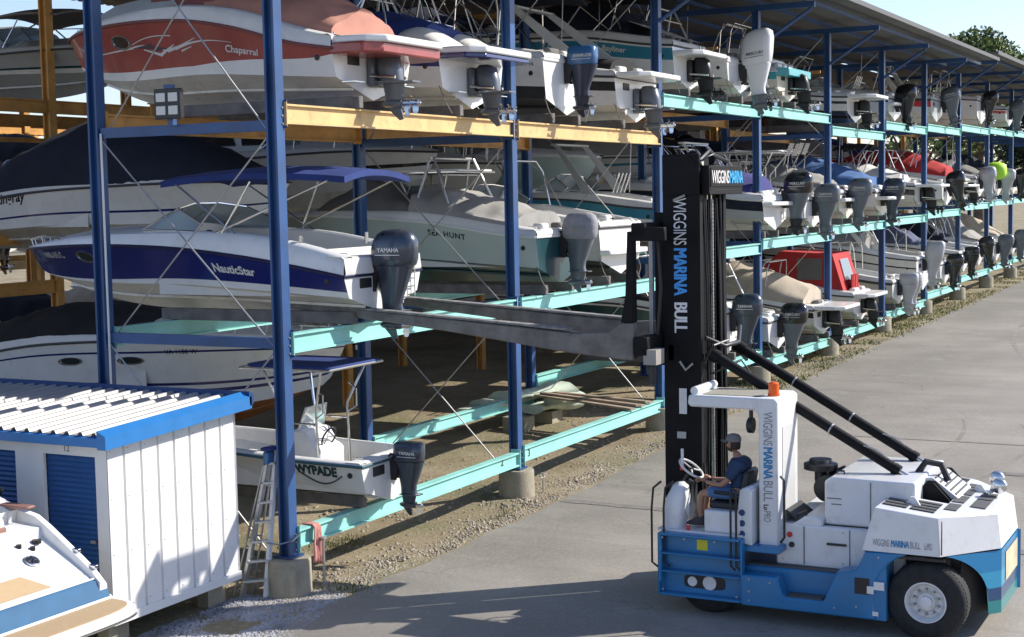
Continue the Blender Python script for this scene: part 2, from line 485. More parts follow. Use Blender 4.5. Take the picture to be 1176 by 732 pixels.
    def console(s, t=.42, floor=.3, m=W, h=.95, w=.75, wind=True):
        y = s.L*t; mb = MB()
        mb.prism([(y-.42,floor),(y+.45,floor),(y+.4,floor+h*.62),(y+.18,floor+h),(y-.12,floor+h),(y-.3,floor+h*.72),(y-.42,floor+h*.62)], 'x', -w/2, w/2, m)
        c = mb.build('console', s.root, bevel=.04, seg=2)
        wl = MB(); wc = Vector((0,y-.36,floor+h*.83))
        pts = [wc+Vector((cos(a)*.19, -sin(a)*.07*1, sin(a)*.17)) for a in [2*pi*k/16 for k in range(17)]]
        wl.tube(pts, .016, PLAS, 6, cap=False)
        for a in (0,2.1,4.2): wl.tube([wc+Vector((0,.03,0)), wc+Vector((cos(a)*.19,-sin(a)*.07,sin(a)*.17))], .012, STEEL, 6)
        wl.build('steering_wheel', c)
        if wind:
            ws = MB(); ws.loft([[(-w/2,y-.0,floor+h),(w/2,y,floor+h)],[(-w*.4,y-.12,floor+h+.38),(w*.4,y-.12,floor+h+.38)]], TG, closed=False)
            ws.tube([(-w/2,y,floor+h),(-w*.4,y-.12,floor+h+.38),(w*.4,y-.12,floor+h+.38),(w/2,y,floor+h)], .014, STEEL, 6)
            ws.build('console_screen', c)
    def ttop(s, t=.42, z=2.3, ln=1.6, w=1.5, m=W, floor=.3, frame=STEEL, rods=False, th=.06):
        y = s.L*t; tp = MB()
        tp.prism([(-w/2,y-ln/2+.1),(-w/2+.1,y-ln/2),(w/2-.1,y-ln/2),(w/2,y-ln/2+.1),(w/2,y+ln/2-.2),(w/2-.2,y+ln/2),(-w/2+.2,y+ln/2),(-w/2,y+ln/2-.2)], 'z', z, z+th, m)
        tp.build('t_top', s.root, bevel=.02)
        fr = MB()
        fr.tube([(-w/2,y-ln/2,z),(w/2,y-ln/2,z),(w/2,y+ln/2,z),(-w/2,y+ln/2,z),(-w/2,y-ln/2,z)], .022, frame, 6)
        for sx in (-1,1):
            fr.tube([(sx*.46,y-.42,floor),(sx*.46,y-.38,z-.7),(sx*w*.42,y-ln*.36,z)], .024, frame, 6)
            fr.tube([(sx*.46,y+.3,floor),(sx*.46,y+.3,z-.75),(sx*w*.42,y+ln*.3,z)], .024, frame, 6)
            fr.tube([(sx*.46,y-.4,z-.95),(sx*.46,y+.3,z-.95)], .02, frame, 6)
            fr.tube([(sx*.5,y-.4,z-.35),(sx*.5,y-.55,z-.45),(sx*.5,y-.55,z-.75),(sx*.48,y-.4,z-.85)], .016, frame, 6)
            if rods:
                for k in range(4):
                    xx = sx*(.15+.13*k)
                    fr.tube([(xx,y-ln/2,z-.1),(xx,y-ln/2-.16,z+.28)], .022, frame, 6)
        fr.build('t_top_frame', s.root)
    def arch(s, t=.2, z=1.6, m=W, sweep=1.3, wd=.32, sides=True):
        """swept back radar arch: two legs rising forward and a cross bar"""
        for side in (1,-1):
            mb = MB(); rings = []
            for i in range(9):
                q = i/8; b_ = (s.b(t)-.1)*(1-.14*q)
                y = s.L*t+sweep*(q**.8); zz = s.ztop(t)-.05+z*q**.75*(1)
                ww = wd*(1-.45*q); th = .05
                yy0, yy1 = y-ww*.35, y+ww*.65
                rings.append([Vector((side*(b_+th/2),yy0,zz)),Vector((side*(b_-th/2),yy0,zz)),Vector((side*(b_-th/2-.03),yy1,zz+.04)),Vector((side*(b_+th/2-.03),yy1,zz+.04))])
            mb.loft(rings, m, cap=True)
            mb.build('arch_leg', s.root, smooth=40, bevel=.01)
        b_ = s.b(t)*.86; y = s.L*t+sweep; zz = s.ztop(t)-.05+z
        mb = MB(); mb.box((0,y+.02,zz),(b_*2,.2,.06), m); mb.build('arch_bar', s.root, bevel=.02)
    def cabin(s, t0, t1, h, m=W, wf=.72, win=True, roofm=None, wt=None):
        y0, y1 = s.L*t0, s.L*t1; z = s.ztop((t0+t1)/2)-.03
        w0 = s.b(t0)*wf; w1 = s.b(t1)*wf*.8
        mb = MB()
        lo = [(-w0,y0,z),(w0,y0,z),(w1,y1,z),(-w1,y1,z)]
        hi = [(-w0*.88,y0+.05,z+h),(w0*.88,y0+.05,z+h),(w1*.85,y1-h*.55,z+h),(-w1*.85,y1-h*.55,z+h)]
        mb.add(lo+hi, [(0,1,5,4),(1,2,6,5),(2,3,7,6),(3,0,4,7),(4,5,6,7)], m)
        c = mb.build('cabin', s.root, bevel=.04, seg=2)
        rf = MB(); rf.box((0,(y0+y1-h*.55)/2,z+h+.03),(w0*1.95,(y1-y0)*1.02,.07), roofm or m); rf.build('cabin_roof', c, bevel=.02)
        if win:
            for side in (1,-1):
                w = MB()
                A = Vector((side*w0,y0,z)); Bp = Vector((side*w1,y1,z)); Cp = Vector((side*w1*.85,y1-h*.55,z+h)); Dp = Vector((side*w0*.88,y0+.05,z+h))
                def bl(u, v): return A.lerp(Bp,u).lerp(Dp.lerp(Cp,u), v)+Vector((side*.012,0,0))
                for u0, u1 in ((.06,.45),(.52,.93)):
                    q = [bl(u0,.3),bl(u1,.3),bl(u1-.04,.85),bl(u0,.85)]
                    w.add(q, [(0,1,2,3)], GLASS); w.tube(q+[q[0]], .016, wt or RUB, 5)
                w.build('window', c)
            w = MB(); q = [Vector((-w1*.92,y1-.12*h+.01,z+.22*h)),Vector((w1*.92,y1-.12*h+.01,z+.22*h)),Vector((w1*.82,y1-.47*h+.01,z+.86*h)),Vector((-w1*.82,y1-.47*h+.01,z+.86*h))]
            for p in q: p.y += .012
            w.add(q,[(0,1,2,3)], GLASS); w.build('window', c)
        return c
    def bowrail(s, t0=.55, h=.35, m=STEEL):
        mb = MB()
        P = [s.pt(t,1,-1,-.08)+Vector((0,0,s.hc(t)+h*min(1,(t-t0)*12+.01))) for t in [t0+(.985-t0)*i/12 for i in range(13)]]
        Q = [Vector((-p.x,p.y,p.z)) for p in P[::-1]]
        mb.tube(P+Q, .013, m, 6)
        for i in (3,6,9,11):
            for sg in (1,-1):
                p = P[i]; mb.tube([(sg*p.x,p.y,p.z),(sg*p.x*1.02,p.y-.05,p.z-h-.02)], .011, m, 6)
        mb.build('bow_rail', s.root)
    def platform(s, ln=.55, z=None, m=W, top=None, w=.9):
        z = s.D*.62 if z is None else z
        b_ = s.B/2*w; mb = MB()
        mb.prism([(-b_,.02),(-b_*.96,-ln*.7),(-b_*.75,-ln),(b_*.75,-ln),(b_*.96,-ln*.7),(b_,.02)], 'z', z-.05, z+.07, m)
        p = mb.build('swim_platform', s.root, bevel=.03, seg=2)
        if top:
            t_ = MB(); t_.prism([(-b_*.93,-.02),(-b_*.9,-ln*.66),(-b_*.7,-ln*.92),(b_*.7,-ln*.92),(b_*.9,-ln*.66),(b_*.93,-.02)], 'z', z+.071, z+.082, top); t_.build('platform_pad', p)
        return p
    def outboard(s, m=OBG, sc=1., x=0., mid=None, cover=None, txt=None, tm=None, tilt=0., low=None, z=None, y=0, shape=0, band=None):
        mid = mid or m; low = low or mid
        e = bpy.data.objects.new('outboard', None); COL.objects.link(e); e.parent = s.root
        zt = (s.zs(0)-.08) if z is None else z
        e.location = (x, y-.02, zt); e.rotation_euler = (tilt,0,0); e.scale = (sc,sc,sc)
        # bracket
        mb = MB()
        for sx in (-.12,.12): mb.prism([(.03,.08),(-.12,.1),(-.2,-.05),(-.12,-.42),(.0,-.42)], 'x', sx-.025, sx+.025, PLAS)
        mb.tube([(-.16,-.13,.02),(.16,-.13,.02)], .045, PLAS, 8)
        mb.tube([(0,-.16,-.05),(.09,-.1,-.36)], .04, STEEL, 8)
        mb.tube([(-.1,.1,.05),(-.14,.0,.16),(-.08,-.2,.12)], .03, PLAS, 6)
        mb.build('bracket', e)
        # cowling
        C_ = MB()
        if shape == 0:
            prof = [(-.02,.17,.33,-.42),(.03,.215,.40,-.42),(.12,.235,.42,-.43),(.28,.24,.425,-.44),(.42,.225,.405,-.46),(.53,.18,.34,-.47),(.59,.12,.24,-.47),(.61,.03,.08,-.47)]
        elif shape == 1:  # angular big
            prof = [(-.02,.16,.3,-.4),(.05,.2,.37,-.42),(.3,.235,.4,-.45),(.62,.23,.41,-.5),(.78,.2,.34,-.56),(.86,.12,.18,-.62)]
        else:             # boxy
            prof = [(-.02,.15,.3,-.38),(.03,.19,.36,-.39),(.2,.2,.37,-.4),(.38,.19,.36,-.41),(.43,.15,.3,-.41)]
        ee = 2.6 if shape == 0 else 3.4
        C_.loft([[Vector((px,py,z_)) for px,py in sup(0,cy,a,b_,20,ee)] for z_,a,b_,cy in prof], cover or m, cap=True)
        cw = C_.build('cowling', e, smooth=50)
        if shape == 0 and not cover:
            v = MB(); v.loft([[Vector((px,py,z_)) for px,py in sup(0,-.34,a,b_,14,2.4)] for z_,a,b_ in ((.515,.19,.1),(.55,.165,.09))], BLK, cap=True); v.build('air_intake', e)
        if band:
            v = MB(); a_, b2, cy = prof[2][1]+.004, prof[2][2]+.004, prof[2][3]
            v.loft([[Vector((px,py,z_)) for px,py in sup(0,cy,a_,b2,20,ee)] for z_ in (.06,.075)], band); v.build('cowling_band', e)
        # apron + midsection
        M_ = MB()
        M_.loft([[Vector((px,py,z_)) for px,py in sup(0,cy,a,b_,16,2.8)] for z_,a,b_,cy in ((.0,.19,.35,-.42),(-.08,.175,.32,-.42),(-.2,.15,.285,-.41),(-.38,.125,.235,-.39),(-.54,.105,.19,-.37),(-.66,.095,.185,-.37),(-.73,.09,.2,-.38))], mid, cap=True)
        M_.build('midsection', e, smooth=50)
        G_ = MB()
        G_.prism([(-.13,-.2),(-.16,-.5),(-.1,-.68),(.1,-.68),(.16,-.5),(.13,-.2)], 'z', -.745, -.725, low)
        G_.loft([[Vector((px,py,z_)) for px,py in sup(0,cy,a,b_,12,2.2)] for z_,a,b_,cy in ((-.74,.07,.2,-.37),(-.85,.055,.17,-.37),(-.95,.045,.15,-.36))], low, cap=True)
        G_.tube([(0,-.12,-.98),(0,-.17,-.98),(0,-.3,-.98),(0,-.5,-.98),(0,-.58,-.98)], .07, low, 12, rs=[.01,.05,.075,.07,.05])
        G_.prism([(-.2,-1.02),(-.42,-1.02),(-.46,-1.2),(-.38,-1.22)], 'x', -.012, .012, low)
        G_.build('lower_unit', e, smooth=50)
        P_ = MB(); prop(P_, (0,-.64,-.98), .19, STEEL if m is not OBW else PLAS); P_.build('propeller', e)
        if txt:
            for side in (-1,1):
                sz = .1; z0 = .24 if shape != 2 else .17
                ux = (0,-1,0) if side < 0 else (0,1,0)
                xx = side*(.247 if shape < 2 else .205)
                oy = -.25 if side < 0 else -.66
                text('cowling_lettering', txt, sz, (xx,oy,z0), ux, (0,0,1), tm or UPH, e, .002)
                st = MB(); st.bb(xx-.002,xx+.002,-.68,-.2,z0-.055,z0-.043, tm or UPH); st.build('cowling_stripe', e)
        return e
    def drive(s, m=PLAS, x=0., sc=1., tilt=0., dual=True, pm=STEEL):
        e = bpy.data.objects.new('sterndrive', None); COL.objects.link(e); e.parent = s.root
        e.location = (x,-.02,.5); e.rotation_euler = (tilt,0,0); e.scale = (sc,sc,sc)
        mb = MB(); mb.box((0,-.05,-.02),(.4,.12,.5), m); mb.build('transom_shield', e, bevel=.03)
        mb = MB()
        mb.loft([[Vector((px,py,z_)) for px,py in sup(0,cy,a,b_,14,2.6)] for z_,a,b_,cy in ((.28,.06,.1,-.24),(.22,.13,.19,-.27),(.0,.15,.22,-.3),(-.18,.13,.2,-.33))], m, cap=True)
        mb.build('upper_housing', e, smooth=50)
        mb = MB()
        mb.prism([(-.12,-.14),(-.2,-.5),(-.12,-.78),(.12,-.78),(.2,-.5),(.12,-.14)], 'z', -.225, -.2, m)
        mb.loft([[Vector((px,py,z_)) for px,py in sup(0,cy,a,b_,12,2.2)] for z_,a,b_,cy in ((-.2,.07,.2,-.36),(-.4,.05,.18,-.38),(-.52,.04,.16,-.38))], m, cap=True)
        mb.tube([(0,-.14,-.54),(0,-.2,-.54),(0,-.34,-.54),(0,-.52,-.54)], .07, m, 12, rs=[.01,.05,.078,.07])
        mb.prism([(-.22,-.58),(-.48,-.58),(-.54,-.78),(-.46,-.8)], 'x', -.012, .012, m)
        mb.build('lower_unit', e, smooth=50)
        mb = MB(); prop(mb, (0,-.62,-.54), .2, pm); 
        if dual: prop(mb, (0,-.76,-.54), .17, pm)
        mb.build('propeller', e)
        for sx in (-1,1):
            mb = MB(); mb.tube([(sx*.2,-.06,-.1),(sx*.17,-.5,-.14)], .025, STEEL, 8); mb.build('trim_ram', e)
    def stern(s, k=0, z=None):
        # small fittings round the transom
        z0 = s.zs(0); w = s.B/2
        mb = MB()
        for sx in (-1,1): mb.tube([(sx*w*.72,.12,z0+s.hc(0)),(sx*w*.72,.12,z0+s.hc(0)+.05),(sx*w*.72,.3,z0+s.hc(0)+.05),(sx*w*.72,.3,z0+s.hc(0))],.012,STEEL,6)
        mb.build_each('cleat', s.root)
        mb = MB(); mb.disc((w*.5,-.012,z0*.55),.03,'y',.03,STEEL,10); mb.build('drain_fitting', s.root)
        if k % 2 == 0:
            mb = MB(); x = w*.62
            for dx in (-.12,.12): mb.tube([(x+dx,-.05,z0*.35),(x+dx,-.05,z0+.1),(x+dx,.05,z0+.14)],.012,STEEL,6)
            for q in (.4,.6,.8): mb.tube([(x-.12,-.05,z0*q),(x+.12,-.05,z0*q)],.012,STEEL,6)
            mb.build('boarding_ladder', s.root)
        if k % 3 == 0:
            mb = MB(); mb.box((-w*.45,-.008,z0*.8),(.34,.02,.16),PLAS); mb.build('transom_vent', s.root, bevel=.01)
        for side in (-1,):
            t_ = .045; mb = MB()
            p = s.pt(t_,.62,side,.012); mb.lathe([(-.012,.02),(.0,.05),(.012,.045)],p,'x',PLAS,10); mb.build('vent_fitting', s.root)
    def clutter(s, k):
        rn = random.Random(k*7+3)
        if k % 3 != 1: s.windshield(.55,.38,.8,.5,.85)
        if k % 2 == 0: s.bowrail(.6,.3)
        fr = MB(); w = s.B*.42; y = s.L*rn.uniform(.22,.34); z = s.ztop(.3)
        if k % 4 in (0,2):
            for j in range(rn.randint(2,4)):
                yy = y+.28*j; lean = rn.uniform(-.5,.9)
                fr.tube([(-w,yy,z),(-w*.95,yy+lean*.6,z+.8),(-w*.8,yy+lean,z+1.05),(w*.8,yy+lean,z+1.05),(w*.95,yy+lean*.6,z+.8),(w,yy,z)],.02,STEEL,6)
            fr.build('folded_bimini_frame', s.root)
        elif k % 4 == 1:
            for sx in (-1,1):
                fr.tube([(sx*w,y,z),(sx*w*.8,y+.5,z+1.15)],.028,ALU,6); fr.tube([(sx*w,y+.9,z),(sx*w*.8,y+.6,z+1.15)],.028,ALU,6)
            fr.tube([(-w*.8,y+.55,z+1.15),(w*.8,y+.55,z+1.15)],.03,ALU,6); fr.tube([(-w*.8,y+.3,z+.8),(w*.8,y+.3,z+.8)],.02,ALU,6); fr.build('tow_tower', s.root)
        else:
            fr.tube([(w*.6,y,z),(w*.6,y-.1,z+2.)],.012,RUBW,5); fr.build('antenna', s.root)
            fr = MB()
            for j in range(4): fr.tube([(-w*.5+.24*j,y,z),(-w*.5+.24*j,y-.18,z+.5)],.022,STEEL,6)
            fr.build('rod_holder', s.root)
        mb = MB()
        for j in range(3):
            px = rn.uniform(-w*.7,w*.7); mb.box((px,.2,s.ztop(0)+.05),(rn.uniform(.25,.5),.24,rn.uniform(.1,.2)),(UPH,W,GREYC)[rn.randrange(3)])
        for o_ in mb.build_each('stern_cushion', s.root, bevel=.05, seg=2): pass
        st = MB(); p0 = s.root.location
        st.tube([(-w,.1,s.zs(0)*.5),(-w*1.0,-.04,.1),(-w*.8,-.06,-.12)],.012,GREYC,5); st.tube([(w,.1,s.zs(0)*.5),(w*1.0,-.04,.1),(w*.8,-.06,-.12)],.012,GREYC,5)
        st.build_each('tie_strap', s.root)
    def tabs(s):
        mb = MB()
        for sx in (-1,1): mb.box((sx*s.B*.3,-.12,.26),(.3,.24,.015), STEEL)
        mb.build_each('trim_tab', s.root)
# ------------------------------------------------------------------ ground
def ground_mat():
    m = bpy.data.materials.new('dirt_ground'); m.use_nodes = True; nt = m.node_tree; N = nt.nodes; L = nt.links
    b = N['Principled BSDF']; b.inputs['Roughness'].default_value = .95
    tc = N.new('ShaderNodeTexCoord')
    def noise(sc, det=8, r=.6):
        n = N.new('ShaderNodeTexNoise'); n.inputs['Scale'].default_value = sc; n.inputs['Detail'].default_value = det; n.inputs['Roughness'].default_value = r
        L.new(tc.outputs['Object'], n.inputs['Vector']); return n.outputs[0]
    def rng(s, a, b2, lo=0, hi=1):
        r = N.new('ShaderNodeMapRange'); r.inputs[1].default_value = a; r.inputs[2].default_value = b2; r.inputs[3].default_value = lo; r.inputs[4].default_value = hi
        L.new(s, r.inputs[0]); return r.outputs[0]
    def mix(f, a, b2):
        x = N.new('ShaderNodeMix'); x.data_type = 'RGBA'; L.new(f, x.inputs[0])
        for i, v in ((6,a),(7,b2)):
            if isinstance(v, tuple): x.inputs[i].default_value = (*v,1)
            else: L.new(v, x.inputs[i])
        return x.outputs[2]
    c = mix(rng(noise(.9), .35, .65), (.2,.155,.085), (.34,.28,.18))
    c = mix(rng(noise(.45,6), .5, .66, 0, .75), c, (.115,.12,.045))
    c = mix(rng(noise(9,6,.7), .5, .72, 0, .65), c, (.42,.37,.29))
    c = mix(rng(noise(30,4,.7), .55, .75, 0, .5), c, (.1,.08,.05))
    L.new(c, b.inputs['Base Color'])
    bp = N.new('ShaderNodeBump'); bp.inputs['Strength'].default_value = .9; bp.inputs['Distance'].default_value = .05
    L.new(noise(14,10,.75), bp.inputs['Height']); L.new(bp.outputs[0], b.inputs['Normal'])
    return m
def asphalt_mat():
    m = bpy.data.materials.new('asphalt'); m.use_nodes = True; nt = m.node_tree; N = nt.nodes; L = nt.links
    b = N['Principled BSDF']; b.inputs['Roughness'].default_value = .85
    tc = N.new('ShaderNodeTexCoord')
    def noise(sc, det=8, r=.6, mp=None, dist=0):
        n = N.new('ShaderNodeTexNoise'); n.inputs['Scale'].default_value = sc; n.inputs['Detail'].default_value = det; n.inputs['Roughness'].default_value = r; n.inputs['Distortion'].default_value = dist
        if mp:
            q = N.new('ShaderNodeMapping'); q.inputs['Scale'].default_value = mp; L.new(tc.outputs['Object'], q.inputs[0]); L.new(q.outputs[0], n.inputs['Vector'])
        else: L.new(tc.outputs['Object'], n.inputs['Vector'])
        return n.outputs[0]
    def rng(s, a, b2, lo=0, hi=1):
        r = N.new('ShaderNodeMapRange'); r.inputs[1].default_value = a; r.inputs[2].default_value = b2; r.inputs[3].default_value = lo; r.inputs[4].default_value = hi
        L.new(s, r.inputs[0]); return r.outputs[0]
    def mix(f, a, b2):
        x = N.new('ShaderNodeMix'); x.data_type = 'RGBA'; L.new(f, x.inputs[0])
        for i, v in ((6,a),(7,b2)):
            if isinstance(v, tuple): x.inputs[i].default_value = (*v,1)
            else: L.new(v, x.inputs[i])
        return x.outputs[2]
    c = mix(rng(noise(.25,6), .35, .65), (.215,.195,.165), (.34,.31,.265))
    c = mix(rng(noise(.8,8,.65,(1,.25,1)), .5, .7, 0, .4), c, (.19,.17,.145))
    c = mix(rng(noise(2.2,8,.7), .6, .72, 0, .4), c, (.2,.17,.14))
    c = mix(rng(noise(55,3,.8), .5, .7, 0, .55), c, (.36,.34,.31))
    c = mix(rng(noise(70,3,.8), .56, .7, 0, .6), c, (.1,.095,.09))
    c = mix(rng(noise(17,3,.9), .5, .68, 0, .5), c, (.46,.43,.385))
    c = mix(rng(noise(23,3,.9), .53, .7, 0, .55), c, (.13,.12,.11))
    c = mix(rng(noise(4.,5,.8), .58, .72, 0, .4), c, (.19,.17,.145))
    vo = N.new('ShaderNodeTexVoronoi'); vo.feature = 'DISTANCE_TO_EDGE'; vo.inputs['Scale'].default_value = .28
    wn = N.new('ShaderNodeTexNoise'); wn.inputs['Scale'].default_value = 1.6; wn.inputs['Detail'].default_value = 6; L.new(tc.outputs['Object'], wn.inputs['Vector'])
    vm = N.new('ShaderNodeVectorMath'); vm.operation = 'MULTIPLY_ADD'; vm.inputs[1].default_value = (.9,.9,.9); L.new(wn.outputs['Color'], vm.inputs[0]); L.new(tc.outputs['Object'], vm.inputs[2]); L.new(vm.outputs[0], vo.inputs['Vector'])
    cr = rng(vo.outputs['Distance'], .0, .006, 1, 0); cm = rng(noise(.35,3), .5, .56); mu = N.new('ShaderNodeMath'); mu.operation = 'MULTIPLY'; L.new(cr, mu.inputs[0]); L.new(cm, mu.inputs[1])
    m2_ = N.new('ShaderNodeMath'); m2_.operation = 'MULTIPLY'; m2_.inputs[1].default_value = .6; L.new(mu.outputs[0], m2_.inputs[0])
    c = mix(m2_.outputs[0], c, (.1,.09,.08))
    c = mix(rng(noise(1.3,7,.75,(1,.12,1)), .56, .68, 0, .35), c, (.17,.16,.145))
    c = mix(rng(noise(.6,4,.6), .6, .63, 0, .3), c, (.36,.34,.3))
    c = mix(rng(noise(.9,5,.75,None,.6), .63, .7, 0, .5), c, (.12,.105,.09))
    c = mix(rng(noise(.13,5,.6), .45, .6, 0, .4), c, (.2,.18,.155))
    L.new(c, b.inputs['Base Color'])
    bp = N.new('ShaderNodeBump'); bp.inputs['Strength'].default_value = .35; bp.inputs['Distance'].default_value = .012
    L.new(noise(80,5,.7), bp.inputs['Height']); L.new(bp.outputs[0], b.inputs['Normal'])
    return m
mb = MB(); XS = [-60,-20,0,8]+[12+i*1.0 for i in range(0,60)]+[75,80,90,110,140,200,400,900]; YS = [-300,-60,-20,0,8]+[12+.5*i for i in range(0,16)]+[22,26,32,45,70,120,300,900]
def gz(x, y):
    z = g(x)
    if 12.9 < y < 19.5 and 12 < x < 80: z += .05*nz(x,y,0,.7)+.025*nz(x,y,5,2.3)
    return z
mb.add([(x,y,gz(x,y)) for x in XS for y in YS], [(i*len(YS)+j,(i+1)*len(YS)+j,(i+1)*len(YS)+j+1,i*len(YS)+j+1) for i in range(len(XS)-1) for j in range(len(YS)-1)], ground_mat())
setp(mb.build('ground'), kind='structure')
# asphalt lane, its edge along the rack is ragged
ASM = asphalt_mat(); mb = MB(); prev = None; rings = []
def aedge(x):
    return 12.62+.13*nz(x,0,1,.5)+.09*nz(x,0,2,1.9)+.04*nz(x,0,3,6)
x = -60
while x < 300:
    e = aedge(x) if x > 17.2 else 11.6+.25*nz(x,0,1,.6)+max(0,(x-14.2))*.34
    z = g(x)
    rings.append([Vector((x,-200,z+.012)),Vector((x,4,z+.012)),Vector((x,e-.1,z+.014)),Vector((x,e,z-.03))])
    x += 3 if x < 12 else (.12 if x < 45 else .6)
mb.loft(rings, ASM, closed=False); setp(mb.build('asphalt_lane'), kind='structure')
# tarred joints / cracks in the lane, real thin strips
TAR = mat('tar_seam', (.17,.155,.14), .8, var=.25, vs=6)
def seam(pts, w, name='tar_seam'):
    mb = MB(); n = 60; R = []
    for i in range(n+1):
        q = i/n; k = q*(len(pts)-1); a = int(min(k,len(pts)-2)); f = k-a
        px = pts[a][0]*(1-f)+pts[a+1][0]*f; py = pts[a][1]*(1-f)+pts[a+1][1]*f
        d = Vector((pts[a+1][0]-pts[a][0],pts[a+1][1]-pts[a][1],0)).normalized(); nn = Vector((-d.y,d.x,0))
        px += .05*nz(q*30,px,1); py += .03*nz(q*25,py,2)
        ww = w*(.7+.6*abs(nz(q*40,1,px)))
        p = Vector((px,py,g(px)+.018)); R.append([p-nn*ww,p+nn*ww])
    mb.loft(R, TAR, closed=False); setp(mb.build(name), kind='structure')
seam([(25.9,12.5),(25.8,9),(25.2,5),(24.8,1.5)], .17)
seam([(34,9.5),(34.1,4),(33.8,-1)], .05)
seam([(31,5.2),(31.05,4.2),(30.9,3.3)], .2)
TM = mat('tyre_mark', (.24,.215,.185), .8, var=.25, vs=2)
def arc(cx, cy, r, a0, a1, w):
    mb = MB(); R = []; n = 50
    for i in range(n+1):
        a = a0+(a1-a0)*i/n; ww = w*(.35+.65*sin(pi*i/n))
        R.append([Vector((cx+(r-ww)*cos(a),cy+(r-ww)*sin(a),g(cx+r*cos(a))+.0165)),Vector((cx+(r+ww)*cos(a),cy+(r+ww)*sin(a),g(cx+r*cos(a))+.0165))])
    mb.loft(R, TM, closed=False); setp(mb.build('tyre_mark'), kind='structure')
arc(34,18,13,-2.0,-1.2,.07); arc(34,18,11.4,-1.9,-1.3,.06); arc(60,-30,39,1.35,1.9,.08); arc(60,-30,37.2,1.4,1.8,.07); arc(22,30,24,-1.6,-1.25,.06)
# loose gravel between lane and rack
STN = mat('gravel_stone', (.31,.265,.205), .9, var=.4, vs=1.5)
GST = mat('grey_gravel_stone', (.3,.3,.31), .9, var=.35, vs=1.7)
def rocks(name, n, fx, fy, sz, m, label=None):
    mb = MB()
    for i in range(n):
        x = fx(); y = fy(x); r = sz(); z = gz(x,y)
        ph = random.random()*6
        top = [Vector((x+r*cos(ph+k*2.1)*.5, y+r*sin(ph+k*2.1)*.5, z+r*.55*random.uniform(.6,1.1))) for k in range(3)]
        mid = [Vector((x+r*cos(ph+.9+k*1.26)*random.uniform(.8,1.15), y+r*sin(ph+.9+k*1.26)*random.uniform(.8,1.15), z-.005)) for k in range(5)]
        mb.add(top+mid, [(0,1,2),(0,3,1),(3,4,1),(4,5,1),(1,5,2),(5,6,2),(2,6,7),(2,7,0),(7,3,0)], m)
    setp(mb.build(name, smooth=0), kind='stuff')
rocks('gravel', 5200, lambda: 17.3+random.random()**1.5*36, lambda x: aedge(x)+abs(random.gauss(0,.42)), lambda: random.uniform(.012,.042), STN)
rocks('rack_gravel', 2200, lambda: 18+random.random()**1.4*30, lambda x: random.uniform(12.7,17), lambda: random.uniform(.012,.05), STN)
rocks('grey_gravel', 9000, lambda: random.uniform(14.3,18.6), lambda x: random.uniform(11.7+max(0,(x-15))*.25,14.1), lambda: random.uniform(.015,.04), GST)
for i,(x,y,r) in enumerate([(20.7,13.1,.1),(22.9,12.95,.09),(19.4,13.05,.12),(30.2,13.0,.09)]):
    pass
# tufts of moss / weed below the first bay
WEED = mat('weed_green', (.09,.12,.025), .9, var=.4, vs=5)
mb = MB()
for (cx,cy,sp,n) in ((21.3,14.6,.7,260),(20.2,15.2,.5,160),(46,12.95,2.5,420),(60,13.2,5,500),(24.6,13.1,.6,120),(18.9,12.8,.35,160)):
    for i in range(n):
        x = random.gauss(cx,sp*.5); y = random.gauss(cy,.18 if cx>30 else .2); z = gz(x,y); a = random.random()*6; h = random.uniform(.03,.09)
        mb.add([(x,y,z),(x+.02*cos(a),y+.02*sin(a),z),(x+.03*cos(a+1),y+.03*sin(a+1),z+h)], [(0,1,2)], WEED)
YW = mat('dry_grass',(.2,.2,.06),.9,var=.4,vs=3)
for i in range(9000):
    x = 37+random.random()**1.3*55; y = random.uniform(12.6,14.6)-.3*random.random(); z = g(x); a = random.random()*6; h = random.uniform(.03,.09)
    if nz(x,y,9,.6) < -.15: continue
    mb.add([(x,y,z),(x+.05*cos(a),y+.05*sin(a),z),(x+.05*cos(a+1),y+.05*sin(a+1),z+h)], [(0,1,2)], YW if i%3 else WEED)
setp(mb.build('weeds', smooth=0), kind='stuff')

# ------------------------------------------------------------------ the front boat rack
PX = [18.4,26.0,33.62,41.15,48.45,55.75,62.9,70.,77.2,84.4,91.6,98.8,106,113.2]
YF, YB = 13.54, 17.05
def lv(i, k):
    """beam top height of bay i at level k: 0 ground, 1, 2"""
    G = [.95,1.0,1.42,1.15,1.2,1.36,1.62,1.9,2.0,2.1,2.2,2.3,2.4]
    B_ = [3.97,3.97,4.5,4.62,4.8,4.88,5.0,5.2,5.3,5.35,5.4,5.5,5.6]
    C_ = [7.43,7.43,8.35,8.42,8.05,8.46,8.6,8.82,8.9,8.95,9,9,9]
    return (G,B_,C_)[k][min(i,12)]
rack = empty('boat_rack', (18.4,YF,0), 0, 'long three-storey steel boat rack of blue posts and teal beams along the asphalt lane', 'boat rack')
def rk(mb, name, **k):
    # parts are modelled in world coordinates, then moved under the rack
    o = mb.build(name, None, **k); o.parent = rack; o.location = (-18.4,-YF,0); return o
def hsec(cx, cy, w=.25, d=.25, t=.045):
    a, b = w/2, d/2
    return [(cx-a,cy-b),(cx+a,cy-b),(cx+a,cy-b+t),(cx+t/2,cy-b+t),(cx+t/2,cy+b-t),(cx+a,cy+b-t),(cx+a,cy+b),(cx-a,cy+b),(cx-a,cy+b-t),(cx-t/2,cy+b-t),(cx-t/2,cy-b+t),(cx-a,cy-b+t)]
